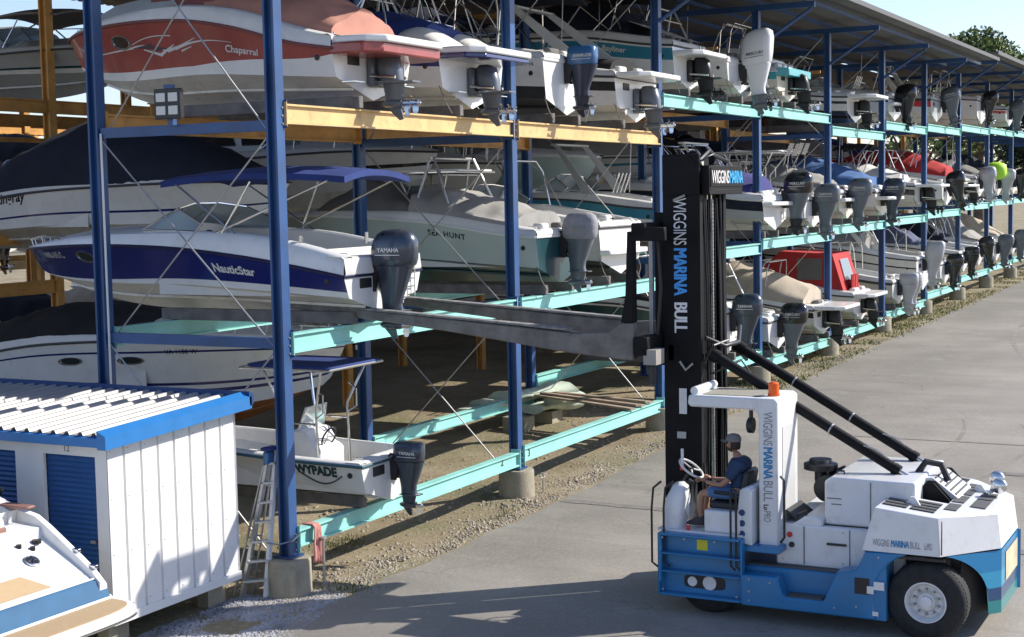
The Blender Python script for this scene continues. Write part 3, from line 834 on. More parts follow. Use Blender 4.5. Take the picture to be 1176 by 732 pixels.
def ibeam(mb, x0, x1, y, zt, h=.29, w=.16, m=PT, t=.03):
    # H section lying along x
    a = w/2
    poly = [(y-a,zt),(y+a,zt),(y+a,zt-t),(y+.012,zt-t),(y+.012,zt-h+t),(y+a,zt-h+t),(y+a,zt-h),(y-a,zt-h),(y-a,zt-h+t),(y-.012-.02,zt-h+t),(y-.012-.02,zt-t),(y-a,zt-t)]
    mb.prism(poly, 'x', x0, x1, m)
for i, x in enumerate(PX):
    for y in (YF, YB):
        zb = g(x)+(.55 if y == YF else .12)
        mb = MB(); mb.prism(hsec(x,y,.2,.2,.036), 'z', zb, 11.1, PB)
        mb.box((x,y,zb+.012),(.34,.34,.024), PB)
        rk(mb, 'rack_post', smooth=0)
for i in range(len(PX)-1):
    x0, x1 = PX[i]+.105, PX[i+1]-.105
    for k in range(3):
        for y in (YF, YB):
            if y == YB and i > 8: continue
            m = PT
            if k == 2 and (i < 2): m = PC
            if k == 2 and y == YB: m = PM
            mb = MB(); zz = lv(i,k); 
            if k == 0 and i < 2: pass
            h = .3 if k else .27
            ibeam(mb, x0, x1, y-(.05 if y==YF else 0), zz, h, .17, m)
            for ex in (x0-.004, x1+.004): mb.box((ex,y-.05,zz-h/2),(.014,.2,h+.06), m)
            rk(mb, 'rack_beam', smooth=0)
for i, x in enumerate(PX):
    j = min(i, 12)
    for zz in (lv(min(i,11),2)-.32, lv(min(i,11),1)-.14):
        mb = MB(); mb.box((x,(YF+YB)/2,zz),(.12,YB-YF-.25,.16), PB)
        rk(mb, 'cross_beam', smooth=0)
    if i < 8:
        mb = MB(); a, b = YF+.1, YB-.1
        lev = [g(x)+.35, lv(i,1)-.2, lv(i,2)-.4, 11.0]
        for z0, z1 in zip(lev, lev[1:]):
            mb.tube([(x-.05,a,z0),(x-.05,b,z1)], .013, GALV, 6); mb.tube([(x+.05,b,z0),(x+.05,a,z1)], .013, GALV, 6)
        rk(mb, 'brace_rod')
for i in range(0,6):
    x = PX[i]
    for k in range(3):
        if i and k == 0 and i > 3: continue
        for ii, sx in ((i,1),(i-1,-1)):
            if ii < 0: continue
            zt_ = lv(ii,k); mb = MB()
            mb.bb(x+sx*.101,x+sx*.111,YF-.15,YF+.06,zt_-.36,zt_+.06,PB if k else PT)
            for dz in (-.3,-.18,-.06): mb.disc((x+sx*.05,YF-.104,zt_+dz),.016,'y',.02,GALV,8)
            rk(mb, 'joint_plate', smooth=0)
# painted bay numbers
for st, x in (('2',25.2),('3',26.35)):
    o = text('bay_number', st, .2, (x-18.4,-.0875,.79), (1,0,0), (0,0,1), BLK, rack, .004)
# rafters, brackets and roof
for i, x in enumerate(PX[:12]):
    dz = 0 if x < 67 else .4
    mb = MB(); mb.bb(x-.07,x+.07,11.85,19.2,11.03+dz,11.19+dz, PB); mb.tube([(x,13.45,10.05+dz),(x,11.95,11.0+dz)], .05, PB, 6)
    rk(mb, 'rafter', smooth=0)
for i in range(1):
    for y, z in ((12.1,11.2),(13.54,11.24),(15.3,11.3),(17.05,11.36),(18.8,11.42)):
        mb = MB(); mb.bb(17.6,67.2,y-.04,y+.04,z,z+.1, PB); rk(mb, 'purlin', smooth=0)
for y, z in ((12.1,11.6),(13.54,11.64),(15.3,11.7),(17.05,11.76)):
    mb = MB(); mb.bb(67.6,113,y-.04,y+.04,z,z+.1, PB); rk(mb, 'purlin', smooth=0)
def roof(name, x0, x1, y0, y1, z0, z1, par=None, pitch=.28, gap=None):
    mb = MB(); R = []; x = x0; k = 0
    prof = [(0,0),(.4,0),(.5,.035),(.9,.035),(1,0)]
    while x < x1:
        for a, dz in prof[:-1]:
            xx = x+a*pitch
            R.append([Vector((xx,y0,z0+dz)),Vector((xx,y1,z1+dz))])
        x += pitch
    mb.loft(R, ROOFM, closed=False)
    T = [[Vector((p.x,p.y,p.z+.012)) for p in r] for r in R]; mb.loft(T, ROOFM, closed=False)
    o = mb.build(name, None, smooth=0)
    if par: o.parent = rack; o.location = (-18.4,-YF,0)
    return o
roof('roof', 17.4, 67.3, 11.35, 19.3, 11.40, 11.66, rack)
roof('roof', 67.3, 116, 11.4, 19.3, 11.7, 12.0, rack)
FAS = mat('roof_edge_trim', (.1,.1,.1), .6)
mb = MB(); mb.bb(17.4,67.3,11.3,11.35,11.33,11.47, FAS); rk(mb, 'roof_trim', smooth=0)
mb = MB(); mb.bb(67.3,116,11.35,11.4,11.62,11.78, FAS); rk(mb, 'roof_trim', smooth=0)
# grey timber bunks: two under every boat, laid from the front to the back beam
def bunks(x, zt, B, y0=13.35, y1=17.3, z=.2):
    for sx in (-.27,.27):
        mb = MB(); mb.box((x+sx*B,(y0+y1)/2,zt+z/2+.01),(.13,y1-y0,z), TIMB)
        rk(mb, 'timber_bunk', bevel=.012)
# concrete piers
for i, x in enumerate(PX[:11]):
    e = MB(); e.lathe([(g(x)-.3,.36),(g(x)+.5,.35),(g(x)+.54,.335)], (x+(.0 if i else -.02),YF,0), 'z', CONC, 28)
    wh = ['under the front post beside the ladder and the pink towel','under the second front post, below the painted numbers 2 and 3','under the third front post behind the forklift mast',
      'under the front post right of the forklift mast','under the fifth front post beside the lane','under the sixth front post beside the lane','under the seventh front post, far along the lane',
      'under the eighth front post, far along the lane','under the ninth front post, far along the lane','under the tenth front post, far along the lane','under the eleventh front post, near the far end of the lane'][i]
    setp(e.build('concrete_pier'), 'round stained concrete pier '+wh, 'pier', 'concrete piers under the front rack posts')
# ------------------------------------------------------------------ the mustard rack behind
rack2 = empty('mustard_rack', (18.4,25.5,0), 0, 'mustard yellow steel boat rack standing behind the blue and teal rack', 'boat rack')
def rk2(mb, name, **k):
    o = mb.build(name, None, **k); o.parent = rack2; o.location = (-18.4,-25.5,0); return o
for i, x in enumerate([18.4]+PX[1:12]):
    for y in (22.6, 25.5, 30., 34.):
        if y == 22.6 and i < 2: continue
        mb = MB(); mb.prism(hsec(x,y,.22,.22), 'z', g(x)+.1, 11.3, PM); rk2(mb, 'rack_post', smooth=0)
    mb = MB(); mb.bb(x-.06,x+.06,19.9,30.1,11.42,11.57, PM); rk2(mb, 'rafter', smooth=0)
for x0, x1 in ((18.5,25.9),(26.1,33.5),(33.7,41.0),(41.3,48.3),(48.6,55.6),(55.9,62.8),(63,69.9),(70.1,77.1),(77.3,84.3),(84.5,91.5)):
    for y, zz in ((25.5,8.38),(25.5,5.4),(25.5,7.5),(30.,8.38),(30.,5.4),(22.6,8.2),(34.,8.38),(34.,5.4)):
        if y == 22.6 and x0 < 26: continue
        h = .1 if zz == 7.5 else .3
        mb = MB(); ibeam(mb, x0, x1, y, zz, h, .17, PM, .02 if h<.2 else .03); rk2(mb, 'rack_beam', smooth=0)
mb = MB(); ibeam(mb, 18.5, 25.9, 25.5, 4.25, .3, .17, PM); rk2(mb, 'rack_beam', smooth=0)
ro = roof('roof', 17.5, 92, 19.9, 30.2, 12.1, 11.62); rp = roof('roof', 47., 92, 30.25, 38, 11.6, 11.45); rp.parent = rack2; rp.location = (-18.4,-25.5,0)  # second sheet: roof added over the rear boats to keep the interior dark
ro.parent = rack2; ro.location = (-18.4,-25.5,0)

# ------------------------------------------------------------------ storage shed
SHW = mat('shed_white_steel', (.68,.68,.67), .5, var=.04, vs=3, dirt=.12, dirtc=(.5,.47,.4))
SHB = mat('shed_blue_trim', (.02,.16,.42), .4, coat=.1, var=.08, vs=4)
SHD = mat('roller_door_blue', (.012,.07,.22), .45, var=.1, vs=2)
SHR = mat('shed_roof_sheet', (.32,.31,.3), .5, metal=.15, var=.12, vs=1.2, dirt=.3, dirtc=(.3,.28,.25))
sh = empty('storage_shed', (14.94,13.9,.45), 0, 'low white metal storage shed with blue roller doors, blue trim and ribbed roof', 'shed')
x0, x1, y0, y1, zb, zt = 0, 2.72, 0, 9.2, 0, 2.38
mb = MB()
# right wall, vertical ribs (board and batten)
pts = [(x0,-.0)]; n = 8; wd = (x1-x0)/n
P = []
for i in range(n):
    a = x0+i*wd
    P += [(a,0),(a+wd*.86,0),(a+wd*.89,.03),(a+wd*.97,.03)]
P.append((x1,0))
mb.loft([[Vector((px,py,zb)) for px,py in P],[Vector((px,py,zt+.12)) for px,py in P]], SHW, closed=False)
mb.build('side_wall', sh, smooth=0)
# front wall with door openings
mb = MB()
doors = []; y = .22
while y < 8.6: doors.append((y,y+.93)); y += 1.45
edges = [.014]+[e for d in doors for e in d]+[9.2]
for a, b in zip(edges[0::2], edges[1::2]): mb.bb(0,.05,a,b,zb,2.17, SHW)
mb.bb(0,.05,.014,9.2,2.17,zt+.02, SHW)
mb.bb(.06,x1,9.15,9.2,zb,zt, SHW); mb.bb(x1-.05,x1,.04,9.2,zb,zt+.1, SHW)
mb.build('front_wall', sh, smooth=0)
fl = MB(); fl.bb(.05,x1-.05,.03,9.15,.0,.05, GALV); fl.bb(.0,x1,-.03,0,-.1,.02, RUBW); fl.bb(-.02,.0,-.03,9.2,-.1,.02, RUBW); fl.build('floor_frame', sh, smooth=0)
for a, b in doors:
    mb = MB(); R = []; z = .02
    while z < 2.17:
        R += [[Vector((.075,a,z)),Vector((.075,b,z))],[Vector((.058,a,z+.035)),Vector((.058,b,z+.035))]]; z += .07
    mb.loft(R, SHD, closed=False); d = mb.build('roller_door', sh, smooth=0)
mb = MB()
for i in range(n+1):
    for zz in (.12,.85,1.6,2.25): mb.disc((min(x1-.03,max(.03,i*wd+.05)),-.004,zz),.009,'y',.008,GALV,6)
mb.build('wall_screw', sh, smooth=0)
for a, b in doors:
    mb = MB(); mb.box((.045,a+.12,1.0),(.03,.1,.04),GALV); mb.box((.045,a+.46,.35),(.03,.16,.03),GALV); mb.build_each('door_latch', sh)
text('unit_number', '12', .12, (-.004,.78,2.22), (0,-1,0), (0,0,1), RUB, sh)
# roof: ribs run along x
mb = MB(); R = []; y = -.12; z0, z1 = zt+.1, zt+.24
while y < 9.3:
    for a, dz in ((0,0),(.14,0),(.165,.045),(.215,.045),(.24,0)):
        R.append([Vector((-.16,y+a,z0+dz)),Vector((x1+.12,y+a,z1+dz))])
    y += .24
mb.loft(R, SHR, closed=False); mb.build('roof', sh, smooth=0)
mb = MB(); mb.prism([(-.2,z0-.14),(-.2,z0-.02),(-.14,z0+.0),(-.14,z0-.14)], 'y', -.1, 9.3, SHB); mb.build('eave_trim', sh, smooth=0)
mb = MB()
for (ya, yb, za, zc) in ((-.2,-.05,-.16,.07),):
    vs = [(-.24,ya,z0+za),(x1+.16,ya,z1+za),(x1+.16,ya,z1+.02),(-.24,ya,z0+.02),(-.24,yb,z0+.09),(x1+.16,yb,z1+.09),(-.24,yb,z0+za),(x1+.16,yb,z1+za)]
    mb.add(vs, [(0,1,2,3),(3,2,5,4),(0,3,4,6),(1,7,5,2),(6,4,5,7),(0,6,7,1)], SHB)
mb.build('rake_trim', sh, smooth=0)
mb = MB(); mb.prism([(x1+.12,z1-.12),(x1+.2,z1-.1),(x1+.2,z1+.06),(x1+.1,z1+.1)], 'y', -.2, 9.3, mat('shed_ridge_blue',(.012,.05,.17),.45)); mb.build('rear_trim', sh, smooth=0)
mb = MB()
for i, (bx,by) in enumerate([(.3,.3),(2.4,.3),(.3,3.5),(2.4,3.5),(.3,7.5),(2.4,7.5)]): mb.bb(bx-.2,bx+.2,by-.1,by+.1,-.46,-.1, CONC)
mb.build_each('foundation_block', sh, smooth=0)

# ------------------------------------------------------------------ things around the first post
# step ladder, leaning folded against the post
lad = empty('step_ladder', (17.95,13.75,0), 0, 'folded aluminium step ladder leaning between the shed and the first blue post', 'ladder')
A0, A1 = Vector((-.22,.22,0)), Vector((.34,.02,2.2))
B0, B1 = Vector((.02,-.05,0)), Vector((.44,-.02,2.2))
for a, b, m, w in ((A0,A1,ALU,.05),(B0,B1,mat('ladder_bright_rail',(.75,.75,.74),.5),.05)):
    mb = MB(); d = (b-a).normalized(); u = Vector((.0,1,0)); 
    R = [[p+Vector((0,-.02,0)),p+Vector((.085,-.02,0)),p+Vector((.085,.03,0)),p+Vector((0,.03,0))] for p in (a,b)]
    mb.loft(R, m, cap=True); mb.build('rail', lad, smooth=0)
for k in range(7):
    q = (k+.9)/7.6; mb = MB(); a = A0.lerp(A1,q); b = B0.lerp(B1,q)
    mb.box(((a+b)/2), ((b-a).length+.03,.09,.03), ALU, Matrix.Rotation(atan2((b-a).y,(b-a).x),3,'Z')); mb.build('rung', lad, smooth=0)
C0, C1 = Vector((-.12,.42,0)), Vector((.3,.1,1.95)); D0, D1 = Vector((.2,.3,0)), Vector((.45,.05,1.95))
mb = MB(); mb.tube([C0,C1],.018,GALV,6); mb.tube([D0,D1],.018,GALV,6)
for q in (.2,.45,.7): mb.tube([C0.lerp(C1,q),D0.lerp(D1,q)],.012,GALV,6)
mb.build('rear_leg', lad)
mb = MB(); mb.box((.39,.02,2.22),(.3,.2,.05), BLUEC); mb.box((.36,.03,2.08),(.22,.1,.2), OBL); mb.build('top_cap', lad, bevel=.02)
ch = MB(); ch.tube([(18.08,13.72,.82),(18.18,13.55,.78),(18.3,13.4,.82),(18.5,13.38,.9)], .014, STEEL, 6)
setp(ch.build('chain'), 'short chain tying the ladder to the first blue post', 'chain')
# towel over the beam end
mb = MB(); R = []
for j in range(15):
    q = j/14
    if q < .3: yy, zz = YF+.06-.2*(q/.3), .97
    else: yy, zz = YF-.15-.02, .97-(q-.3)/.7*.62
    R.append([Vector((18.93+.2*u-.03*q+.012*sin(u*9+q*3), yy-.035*abs(sin(u*7+1))*min(1,q*1.6)-.02*nz(u*3,q*4,2), zz+.012*sin(u*5+q*9)*q-(.05*u*q))) for u in [k/11-.5 for k in range(12)]])
mb.loft(R, mat('pink_towel',(.62,.28,.24),.95,var=.15,vs=9,bump=.8,bs=60,stretch=(9,1,1)), closed=False)
o = mb.build('towel', smooth=70); md = o.modifiers.new('s','SOLIDIFY'); md.thickness = .016
setp(o, 'faded pink towel hanging over the end of the lowest teal beam', 'towel')
mb = MB(); mb.tube([(18.98,13.3,0),(18.98,13.3,.72)],.022,GALV,8); mb.box((18.98,13.32,.74),(.08,.12,.03),GALV); mb.disc((18.98,13.3,.012),.06,'z',.024,GALV)
setp(mb.build('prop_stand'), 'thin galvanised pipe stand on the ground below the pink towel', 'stand')
mb = MB(); mb.tube([(26.5,13.2,0),(26.5,13.2,.42)],.02,GALV,8); mb.box((26.5,13.2,.44),(.09,.09,.03),GALV); mb.tube([(26.42,13.2,.36),(26.58,13.2,.36)],.012,GALV,6)
setp(mb.build('pipe_spigot'), 'short galvanised pipe standing by the second concrete pier', 'pipe')
# flood light on the end frame
fl = empty('flood_light', (18.25,15.4,7.27), 0, 'square four-panel floodlight fixed to the blue cross beam below the red boat', 'floodlight'); fl.scale = (.8,.8,.8)
mb = MB(); mb.bb(-.1,.0,-.32,.32,.0,.58, PLAS)
for k in range(9): mb.bb(.0,.06,-.29+k*.07,-.27+k*.07,.03,.55, PLAS)
mb.build('housing', fl, bevel=.012)
LENS = mat('lamp_lens', (.55,.55,.52), .25, coat=.4)
for sy in (-1,1):
    for z in (.08,.33):
        mb = MB(); mb.bb(-.112,-.1,sy*.15-.115,sy*.15+.115,z,z+.17, LENS); mb.build('lens', fl, bevel=.008)
mb = MB(); mb.bb(-.02,.1,-.06,.06,-.12,.0, PB); mb.bb(-.06,.04,-.1,.1,.58,.66, PB); mb.build('bracket', fl)
# white conduit down the second-row post
mb = MB(); mb.tube([(18.3,16.9,0.4),(18.3,16.88,3),(18.32,16.9,7.1)],.02,RUBW,6); rk(mb, 'conduit')
# heap of old carpet/tarp and planks on the lowest level of bays 2-3
TARP = mat('pale_green_tarp', (.46,.52,.42), .85, var=.25, vs=2.5, bump=.6, bs=7, dirt=.4, dirtc=(.2,.24,.18))
hp = empty('tarp_heap', (32.6,17.,.25), 0, 'heap of rolled pale green tarpaulins on a concrete block under the rack', 'tarpaulin')
for k in range(5):
    mb = MB(); R = []; a0 = random.uniform(-.25,.25); yy = .5-.32*k; zz = .5+.16*(k%3); ln = 2.6-.25*k
    for i in range(13):
        q = i/12; xx = -ln/2+ln*q+.3*k; rr = (.2+.05*sin(q*5+k))*(1+.6*(q**3) if k in (2,3) else 1)
        R.append([Vector((xx, yy+a0*(q-.5)*2+rr*1.6*cos(t)*(1+.25*nz(q*5,t,k)), zz-.05*q*k*.3+rr*.6*sin(t)*(1+.35*nz(q*4,t+2,k)))) for t in [2*pi*j/14 for j in range(14)]])
    mb.loft(R, TARP, cap=True); mb.build('tarp_roll', hp, smooth=60)
mb = MB(); mb.bb(-.45,.1,-.5,.1,-.15,.33, CONC); mb.bb(.9,1.5,-.6,.0,-.15,.3, CONC); mb.build_each('concrete_block', hp)
for k in range(5):
    mb = MB(); c = Vector((32.2+.2*k, 14.95-.06*k, 1.05+.05*(k%2)))
    mb.box(c, (.15,3.5-.2*k,.045), PLANK, Matrix.Rotation(-.42+.05*k,3,'Z'))
    setp(mb.build('plank'), ['longest','upper','middle','lower','lowest'][k]+' of the weathered planks lying across the low teal beams behind the mast', 'plank', 'weathered planks')
# ------------------------------------------------------------------ boats of the front rack
def pj(i, k): return lv(i,k)+.2
GB = 'boats on the top level of the front rack'; GM = 'boats on the middle level of the front rack'; GL_ = 'boats on the lowest level of the front rack'
# top 1: red cruiser
b = Boat('motor_boat', 'red and white cruiser with pink canvas and silver swoosh, top level above the floodlight', 21.15, 13.55, 7.6, 6.6, 2.55, 1.2, 1.42, group=GB, sheer=[(0,.78),(.12,.92),(.3,1.25),(.46,1.42),(.7,1.46),(1,1.38)], hc=[(0,.22),(.2,.3),(.45,.26),(.7,.16),(1,.03)])
b.hull([(lambda t: .78-.62*min(1,t/.45)**.6+.0*t, W), (1, RED)], WB, rub=MAROON)
b.deck(.5, .5, .38, gun=.3); b.platform(.85, .9, W); 
pp = MB(); pp.prism([(-1.2,.05),(-1.15,-.55),(-.9,-.78),(.9,-.78),(1.15,-.55),(1.2,.05)], 'z', .68, .86, RED); pp.build('platform_skirt', b.root, bevel=.03)
b.drive(OBG2, 0, 1.05); b.porthole(.70, .68, rx=.24, rz=.11)
b.cover(.02,.4, lambda q: .42*sin(pi*min(1,q*.75+.2))**.7+.1, PINK, wd=.84)
b.cover(.36,.66, lambda q: .75*sin(pi*(.35+.6*q)), MAROON, wd=.8, name='windshield_cover')
SIL = mat('silver_decal', (.6,.6,.6), .4); DGR = mat('dark_decal', (.08,.05,.06), .4)
def sw(t0,v0,t1,v1,w0,w1,bow=0.,n=10):
    out = []
    for i in range(n+1):
        q = i/n; v = v0+(v1-v0)*q+bow*sin(pi*q); w = (w0+(w1-w0)*q)
        out.append((t0+(t1-t0)*q, v-w, v+w))
    return out
b.decal([sw(.9,.5,.62,.58,.004,.02), sw(.68,.56,.53,.46,.012,.02,.07), sw(.66,.62,.50,.72,.006,.01,.05), sw(.53,.46,.42,.68,.03,.006,-.03), sw(.62,.52,.56,.40,.01,.03), sw(.56,.40,.5,.56,.03,.008), sw(.5,.48,.3,.66,.022,.003,.06), sw(.48,.44,.44,.52,.016,.006)], SIL)
b.decal([sw(.66,.56,.58,.56,.004,.05), sw(.58,.52,.53,.5,.05,.01)], DGR)
b.lettering('Chaparral', .17, .33, .45, SIL, slant=.25, bold=.003); b.lettering('VA 515 BB', .13, .93, .62, W)
b.tabs()
# top 2: white with navy stripe, blue canvas
b = Boat('motor_boat', 'white runabout with navy stripe and blue tonneau, top level left of the second post', 24.45, 13.5, 7.6, 6.6, 2.6, 1.1, 1.35, group=GB)
b.hull([(.62, W), (.84, NAVY), (1, W)], WB); b.deck(.55,.45,.2,gun=.35); b.platform(.8,.98,W)
pp = MB(); pp.prism([(-1.2,.05),(-1.14,-.5),(-.85,-.76),(.85,-.76),(1.14,-.5),(1.2,.05)], 'z', .84, .93, NAVY); pp.build('platform_skirt', b.root, bevel=.02)
b.drive(OBG2, 0, 1.05); b.cover(.08,.62, lambda q: .5*sin(pi*min(1,.25+q*.6)), BLUEC, wd=.86)
for sx in (-1,1):
    sf = MB(); R = []
    for i in range(9):
        q = i/8; y_ = .0+1.15*q; h_ = .06+.42*sin(pi*(.12+.62*q))**1.3; w_ = .52-.1*q
        R.append([Vector((sx*.64+px, y_, .98+max(-.1,pz))) for px,pz in sup(0,h_*.3,w_,h_*.75,18,2.6)])
    sf.loft(R, UPH, cap=True); sf.build('sun_lounge', b.root, smooth=60)
b.tabs()
tw = MB()
for sx in (-1,1):
    tw.tube([(sx*1.1,2.0,1.2),(sx*.85,1.5,2.6),(sx*.8,1.5,3.1)],.022,STEEL,6); tw.tube([(sx*1.1,1.1,1.2),(sx*.85,1.45,2.6)],.018,STEEL,6); tw.tube([(sx*1.1,2.4,1.2),(sx*.6,1.2,2.9)],.016,STEEL,6)
tw.tube([(-.8,1.5,3.1),(.8,1.5,3.1)],.022,STEEL,6); tw.tube([(-.85,1.45,2.6),(.85,1.45,2.6)],.02,STEEL,6); tw.build('tower', b.root)
b.bimini(.4, 3.0, 2.2, 2.1, BLKC, foot=.35)
# top 3: white with black bottom + blue outboard
b = Boat('fishing_boat', 'boxy white fishing boat with black bottom and old blue outboard on the top level', 28.2, 13.35, 7.62, 6.5, 2.3, 1.3, 1.6, group=GB)
b.hull([(.3, BOTB), (1, W)], BOTB, rub=RUBW, tmat=W); b.deck(.6,.45,.15); b.outboard(OBL, .88, txt='EVINRUDE', tm=UPH, mid=OBD, low=OBD, shape=2)
b.lettering('VA 94', .12, .08, .8, BLK); b.bowrail(.6,.3)
b.bimini(.45, 2.7, 1.9, 1.9, BLKC, foot=.4)
# top 4: arch boat
b = Boat('motor_boat', 'white cruiser with swept-back grey radar arch and black side stripe on the top level', 31.9, 13.35, 7.6, 7.2, 2.6, 1.15, 1.4, group=GB)
b.hull([(.5, W), (.82, BLK), (1, W)], WB); b.deck(.6,.5,.25,gun=.3); b.platform(.75,1.0,W); b.drive(OBG2,0,1.1)
b.arch(.1, 1.55, mat('arch_pale_grey',(.56,.56,.55),.35,coat=.2), 1.9, .5); b.cover(.03,.4, lambda q: .22, BLKC, wd=.8); b.windshield(.6,.45); b.tabs()
b.cabin(.55,.8,.35,W); b.bimini(.4,2.9,2.4,2.2,NAVC,foot=.4)
# top 5: teal stripe
b = Boat('motor_boat', 'white boat with broad teal blue side panel and black sterndrive on the top level', 36.0, 13.6, 8.55, 6.4, 2.5, 1.25, 1.5, group=GB)
b.hull([(.5, W), (.9, TEALB), (1, W)], WB); b.deck(.6,.5,.2,gun=.4); b.platform(.7,.85,W); b.drive(PLAS,0,1.1,pm=PLAS)
b.lettering('Bayliner', .2, .3, .66, UPH, slant=.25, bold=.004)
b.cover(.2,.85, lambda q: .75*sin(pi*min(1,.15+q*.8)), NAVC, wd=.9); mb = MB(); mb.loft([[Vector((sx*1.1,.02,1.25)),Vector((sx*.95,1.3,1.75))] for sx in (-1,1)], W, closed=False); mb.build('engine_hatch', b.root)
b.bimini(.32,2.35,1.6,1.9,BLKC,foot=.3)
# top 6: small white with very large white outboard
b = Boat('fishing_boat', 'small plain white open boat with a huge white outboard, top level beside the fourth post', 38.75, 13.2, 8.6, 5.6, 2.3, .95, 1.2, group=GB)
b.hull([(1, W)], WB, rub=RUBW); b.deck(.7,.4,.08,m=W); b.outboard(OBW, 1.08, shape=1, txt='MERCURY', tm=OBG2, mid=OBW, low=OBG2, tilt=-.12, z=.66)
b.console(.5,.35); b.tabs()
# top 7: teal banded, aged
b = Boat('motor_boat', 'cream boat with aqua band round its stern, top level beside the huge white outboard', 43.6, 13.35, 8.6, 6., 2.6, 1.0, 1.25, group=GB)
b.hull([(.52, CREAM), (.95, AQUA), (1, W)], WB, rub=RUBW, tmat=CREAM); b.deck(.55,.4,.2); b.drive(PLAS,.1,1.1); b.cover(.05,.6, lambda q: .3*sin(pi*(.2+.7*q)), UPH, wd=.9)
pp = MB(); pp.prism([(-1.22,.05),(-1.1,-.35),(1.1,-.35),(1.22,.05)], 'z', .7, .93, AQUA); pp.build('stern_band', b.root, bevel=.02)
b.tabs()
b2 = Boat('motor_boat', 'white runabout squeezed between the white outboard and the aqua banded boat, top level', 41.2, 13.9, 8.6, 5.8, 2.0, 1.0, 1.2, group=GB)
b2.hull([(1, W)], WB); b2.deck(.55,.4,.15); b2.drive(OBG2, .3, 1.05); b2.platform(.5,.95)
# top 8: white/black ski boat
b = Boat('ski_boat', 'long white and black ski boat with projecting white platform on the top level', 52.2, 13.6, 8.28, 7.8, 2.5, 1.0, 1.3, group=GB)
b.hull([(.1, BLK),(.55, W), (.72, BLK), (1, W)], BLK, tmat=W); b.deck(.5,.4,.2,m=W); b.cover(.5,.98, lambda q: .35*(1-q)**.6+.05, LGREYC, wd=.9); b.seats(); b.platform(.95,.85,W); b.drive(PLAS,0,1.)
b.bimini(.35,2.2,1.6,1.9,GREYC,foot=.3); b.bimini(.68,2.3,.5,1.9,LGREYC,foot=.5)
# top 9
b = Boat('motor_boat', 'white boat with red side window panel and grey outboard, top level near the roof break', 66.1, 13.7, 8.78, 7.0, 2.6, 1.1, 1.4, group=GB)
b.hull([(.45, W), (.85, BRED), (1, BLK)], WB, tmat=GREYH); b.deck(.5,.4,.2,m=W); b.seats(); b.outboard(OBG2,1.0,x=.9,txt='YAMAHA',tilt=-.2); b.arch(.2,1.3,W,.9)
b = Boat('motor_boat', 'plain white boat with black outboard at the far right of the top level', 75.4, 13.5, 9.0, 6.5, 2.6, 1.3, 1.5, group=GB)
b.hull([(1, W)], WB); b.deck(.55,.4,.2); b.outboard(OBB,.9); b.seats()
b = Boat('motor_boat', 'white boat with black outboard, top level between the ski boat and red-sided boat', 59.3, 13.9, 8.6, 6., 2.4, 1.0, 1.3, group=GB)
b.hull([(.7, W),(.85,NAVY),(1,W)], WB); b.deck(.5,.4,.2); b.outboard(OBB,1.0,tilt=-.1); b.platform(.3)

# middle 1: blue and white bowrider with big grey outboard
b = Boat('bowrider', 'white bowrider with deep blue sides and big grey outboard, middle level above the forks', 20.65, 13.12, 4.12, 7.8, 2.45, 1.02, 1.12, group=GM, sheer=[(0,.66),(.1,.8),(.25,.98),(.45,1.13),(.7,1.16),(1,1.06)], hc=[(0,.3),(.1,.36),(.25,.36),(.45,.26),(.7,.17),(1,.03)])
b.hull([(lambda t: .24*(1-t)+.02, W), (1, NAVY)], WB, rub=mat('rail_navy',(.01,.01,.05),.4))
b.deck(.5,.32,.12,m=W,gun=.24,inner=UPH); b.windshield(.53,.38,1.2,.7,.85,frame=STEEL); b.outboard(OBG,.97,-.2,txt='YAMAHA',tm=OBW,z=.78,y=.1)
b.porthole(.73,.68,rx=.24,rz=.1); b.lettering('NauticStar', .2, .34, .44, UPH, bold=.006); b.lettering('VND 615 C', .14, .905, .66, UPH, bold=.002)
b.seats(UPH,.32,(.12,.4)); b.bimini(.245,2.22,3.7,1.95,BLUEC,foot=.3,arch=.12,th=.1,drop=.0); b.bowrail(.8,.12)
c = MB(); c.bb(-.75,-.2,3.3,3.75,.32,1.15,W); c.build('helm', b.root, bevel=.06, seg=2)
c = MB(); c.tube([Vector((-.48,3.22,1.2))+Vector((cos(a)*.2,-.06*sin(a),.18*sin(a))) for a in [2*pi*k/14 for k in range(15)]],.018,PLAS,6,cap=False); c.build('steering_wheel', b.root)
c = MB(); c.tube([(-1.0,.9,1.1),(-1.0,.9,1.3)],.035,STEEL,8); c.tube([(.9,.9,1.1),(.9,.9,1.3)],.035,STEEL,8); c.build_each('cleat', b.root)
# middle 2: sea hunt like
b = Boat('fishing_boat', 'pale grey-green fishing boat with grey canvas and cloth-wrapped outboard, middle level beside the second post', 27.75, 13.3, 4.2, 7.0, 2.5, 1.15, 1.45, group=GM)
b.hull([(.02, DTEAL), (1, SAGE)], DTEAL, rub=RUBW); b.deck(.62,.35,.12); b.outboard(OBG2,.9,cover=CLG,txt='YAMAHA',tm=LGREYC)
b.lettering('SEA HUNT', .17, .36, .66, BLK, bold=.004, slant=.1, spacing=1.15)
b.cover(.42,.78, lambda q: .62*sin(pi*(q**1.4*.9+.08)), GREYC, wd=.96); b.cover(.08,.42, lambda q: .2+.3*q, LGREYC, wd=.98, name='stern_cover')
b.ttop(.42,2.3,1.9,1.7,W,rods=False); b.console(.5,.35,W,1.3,.9)
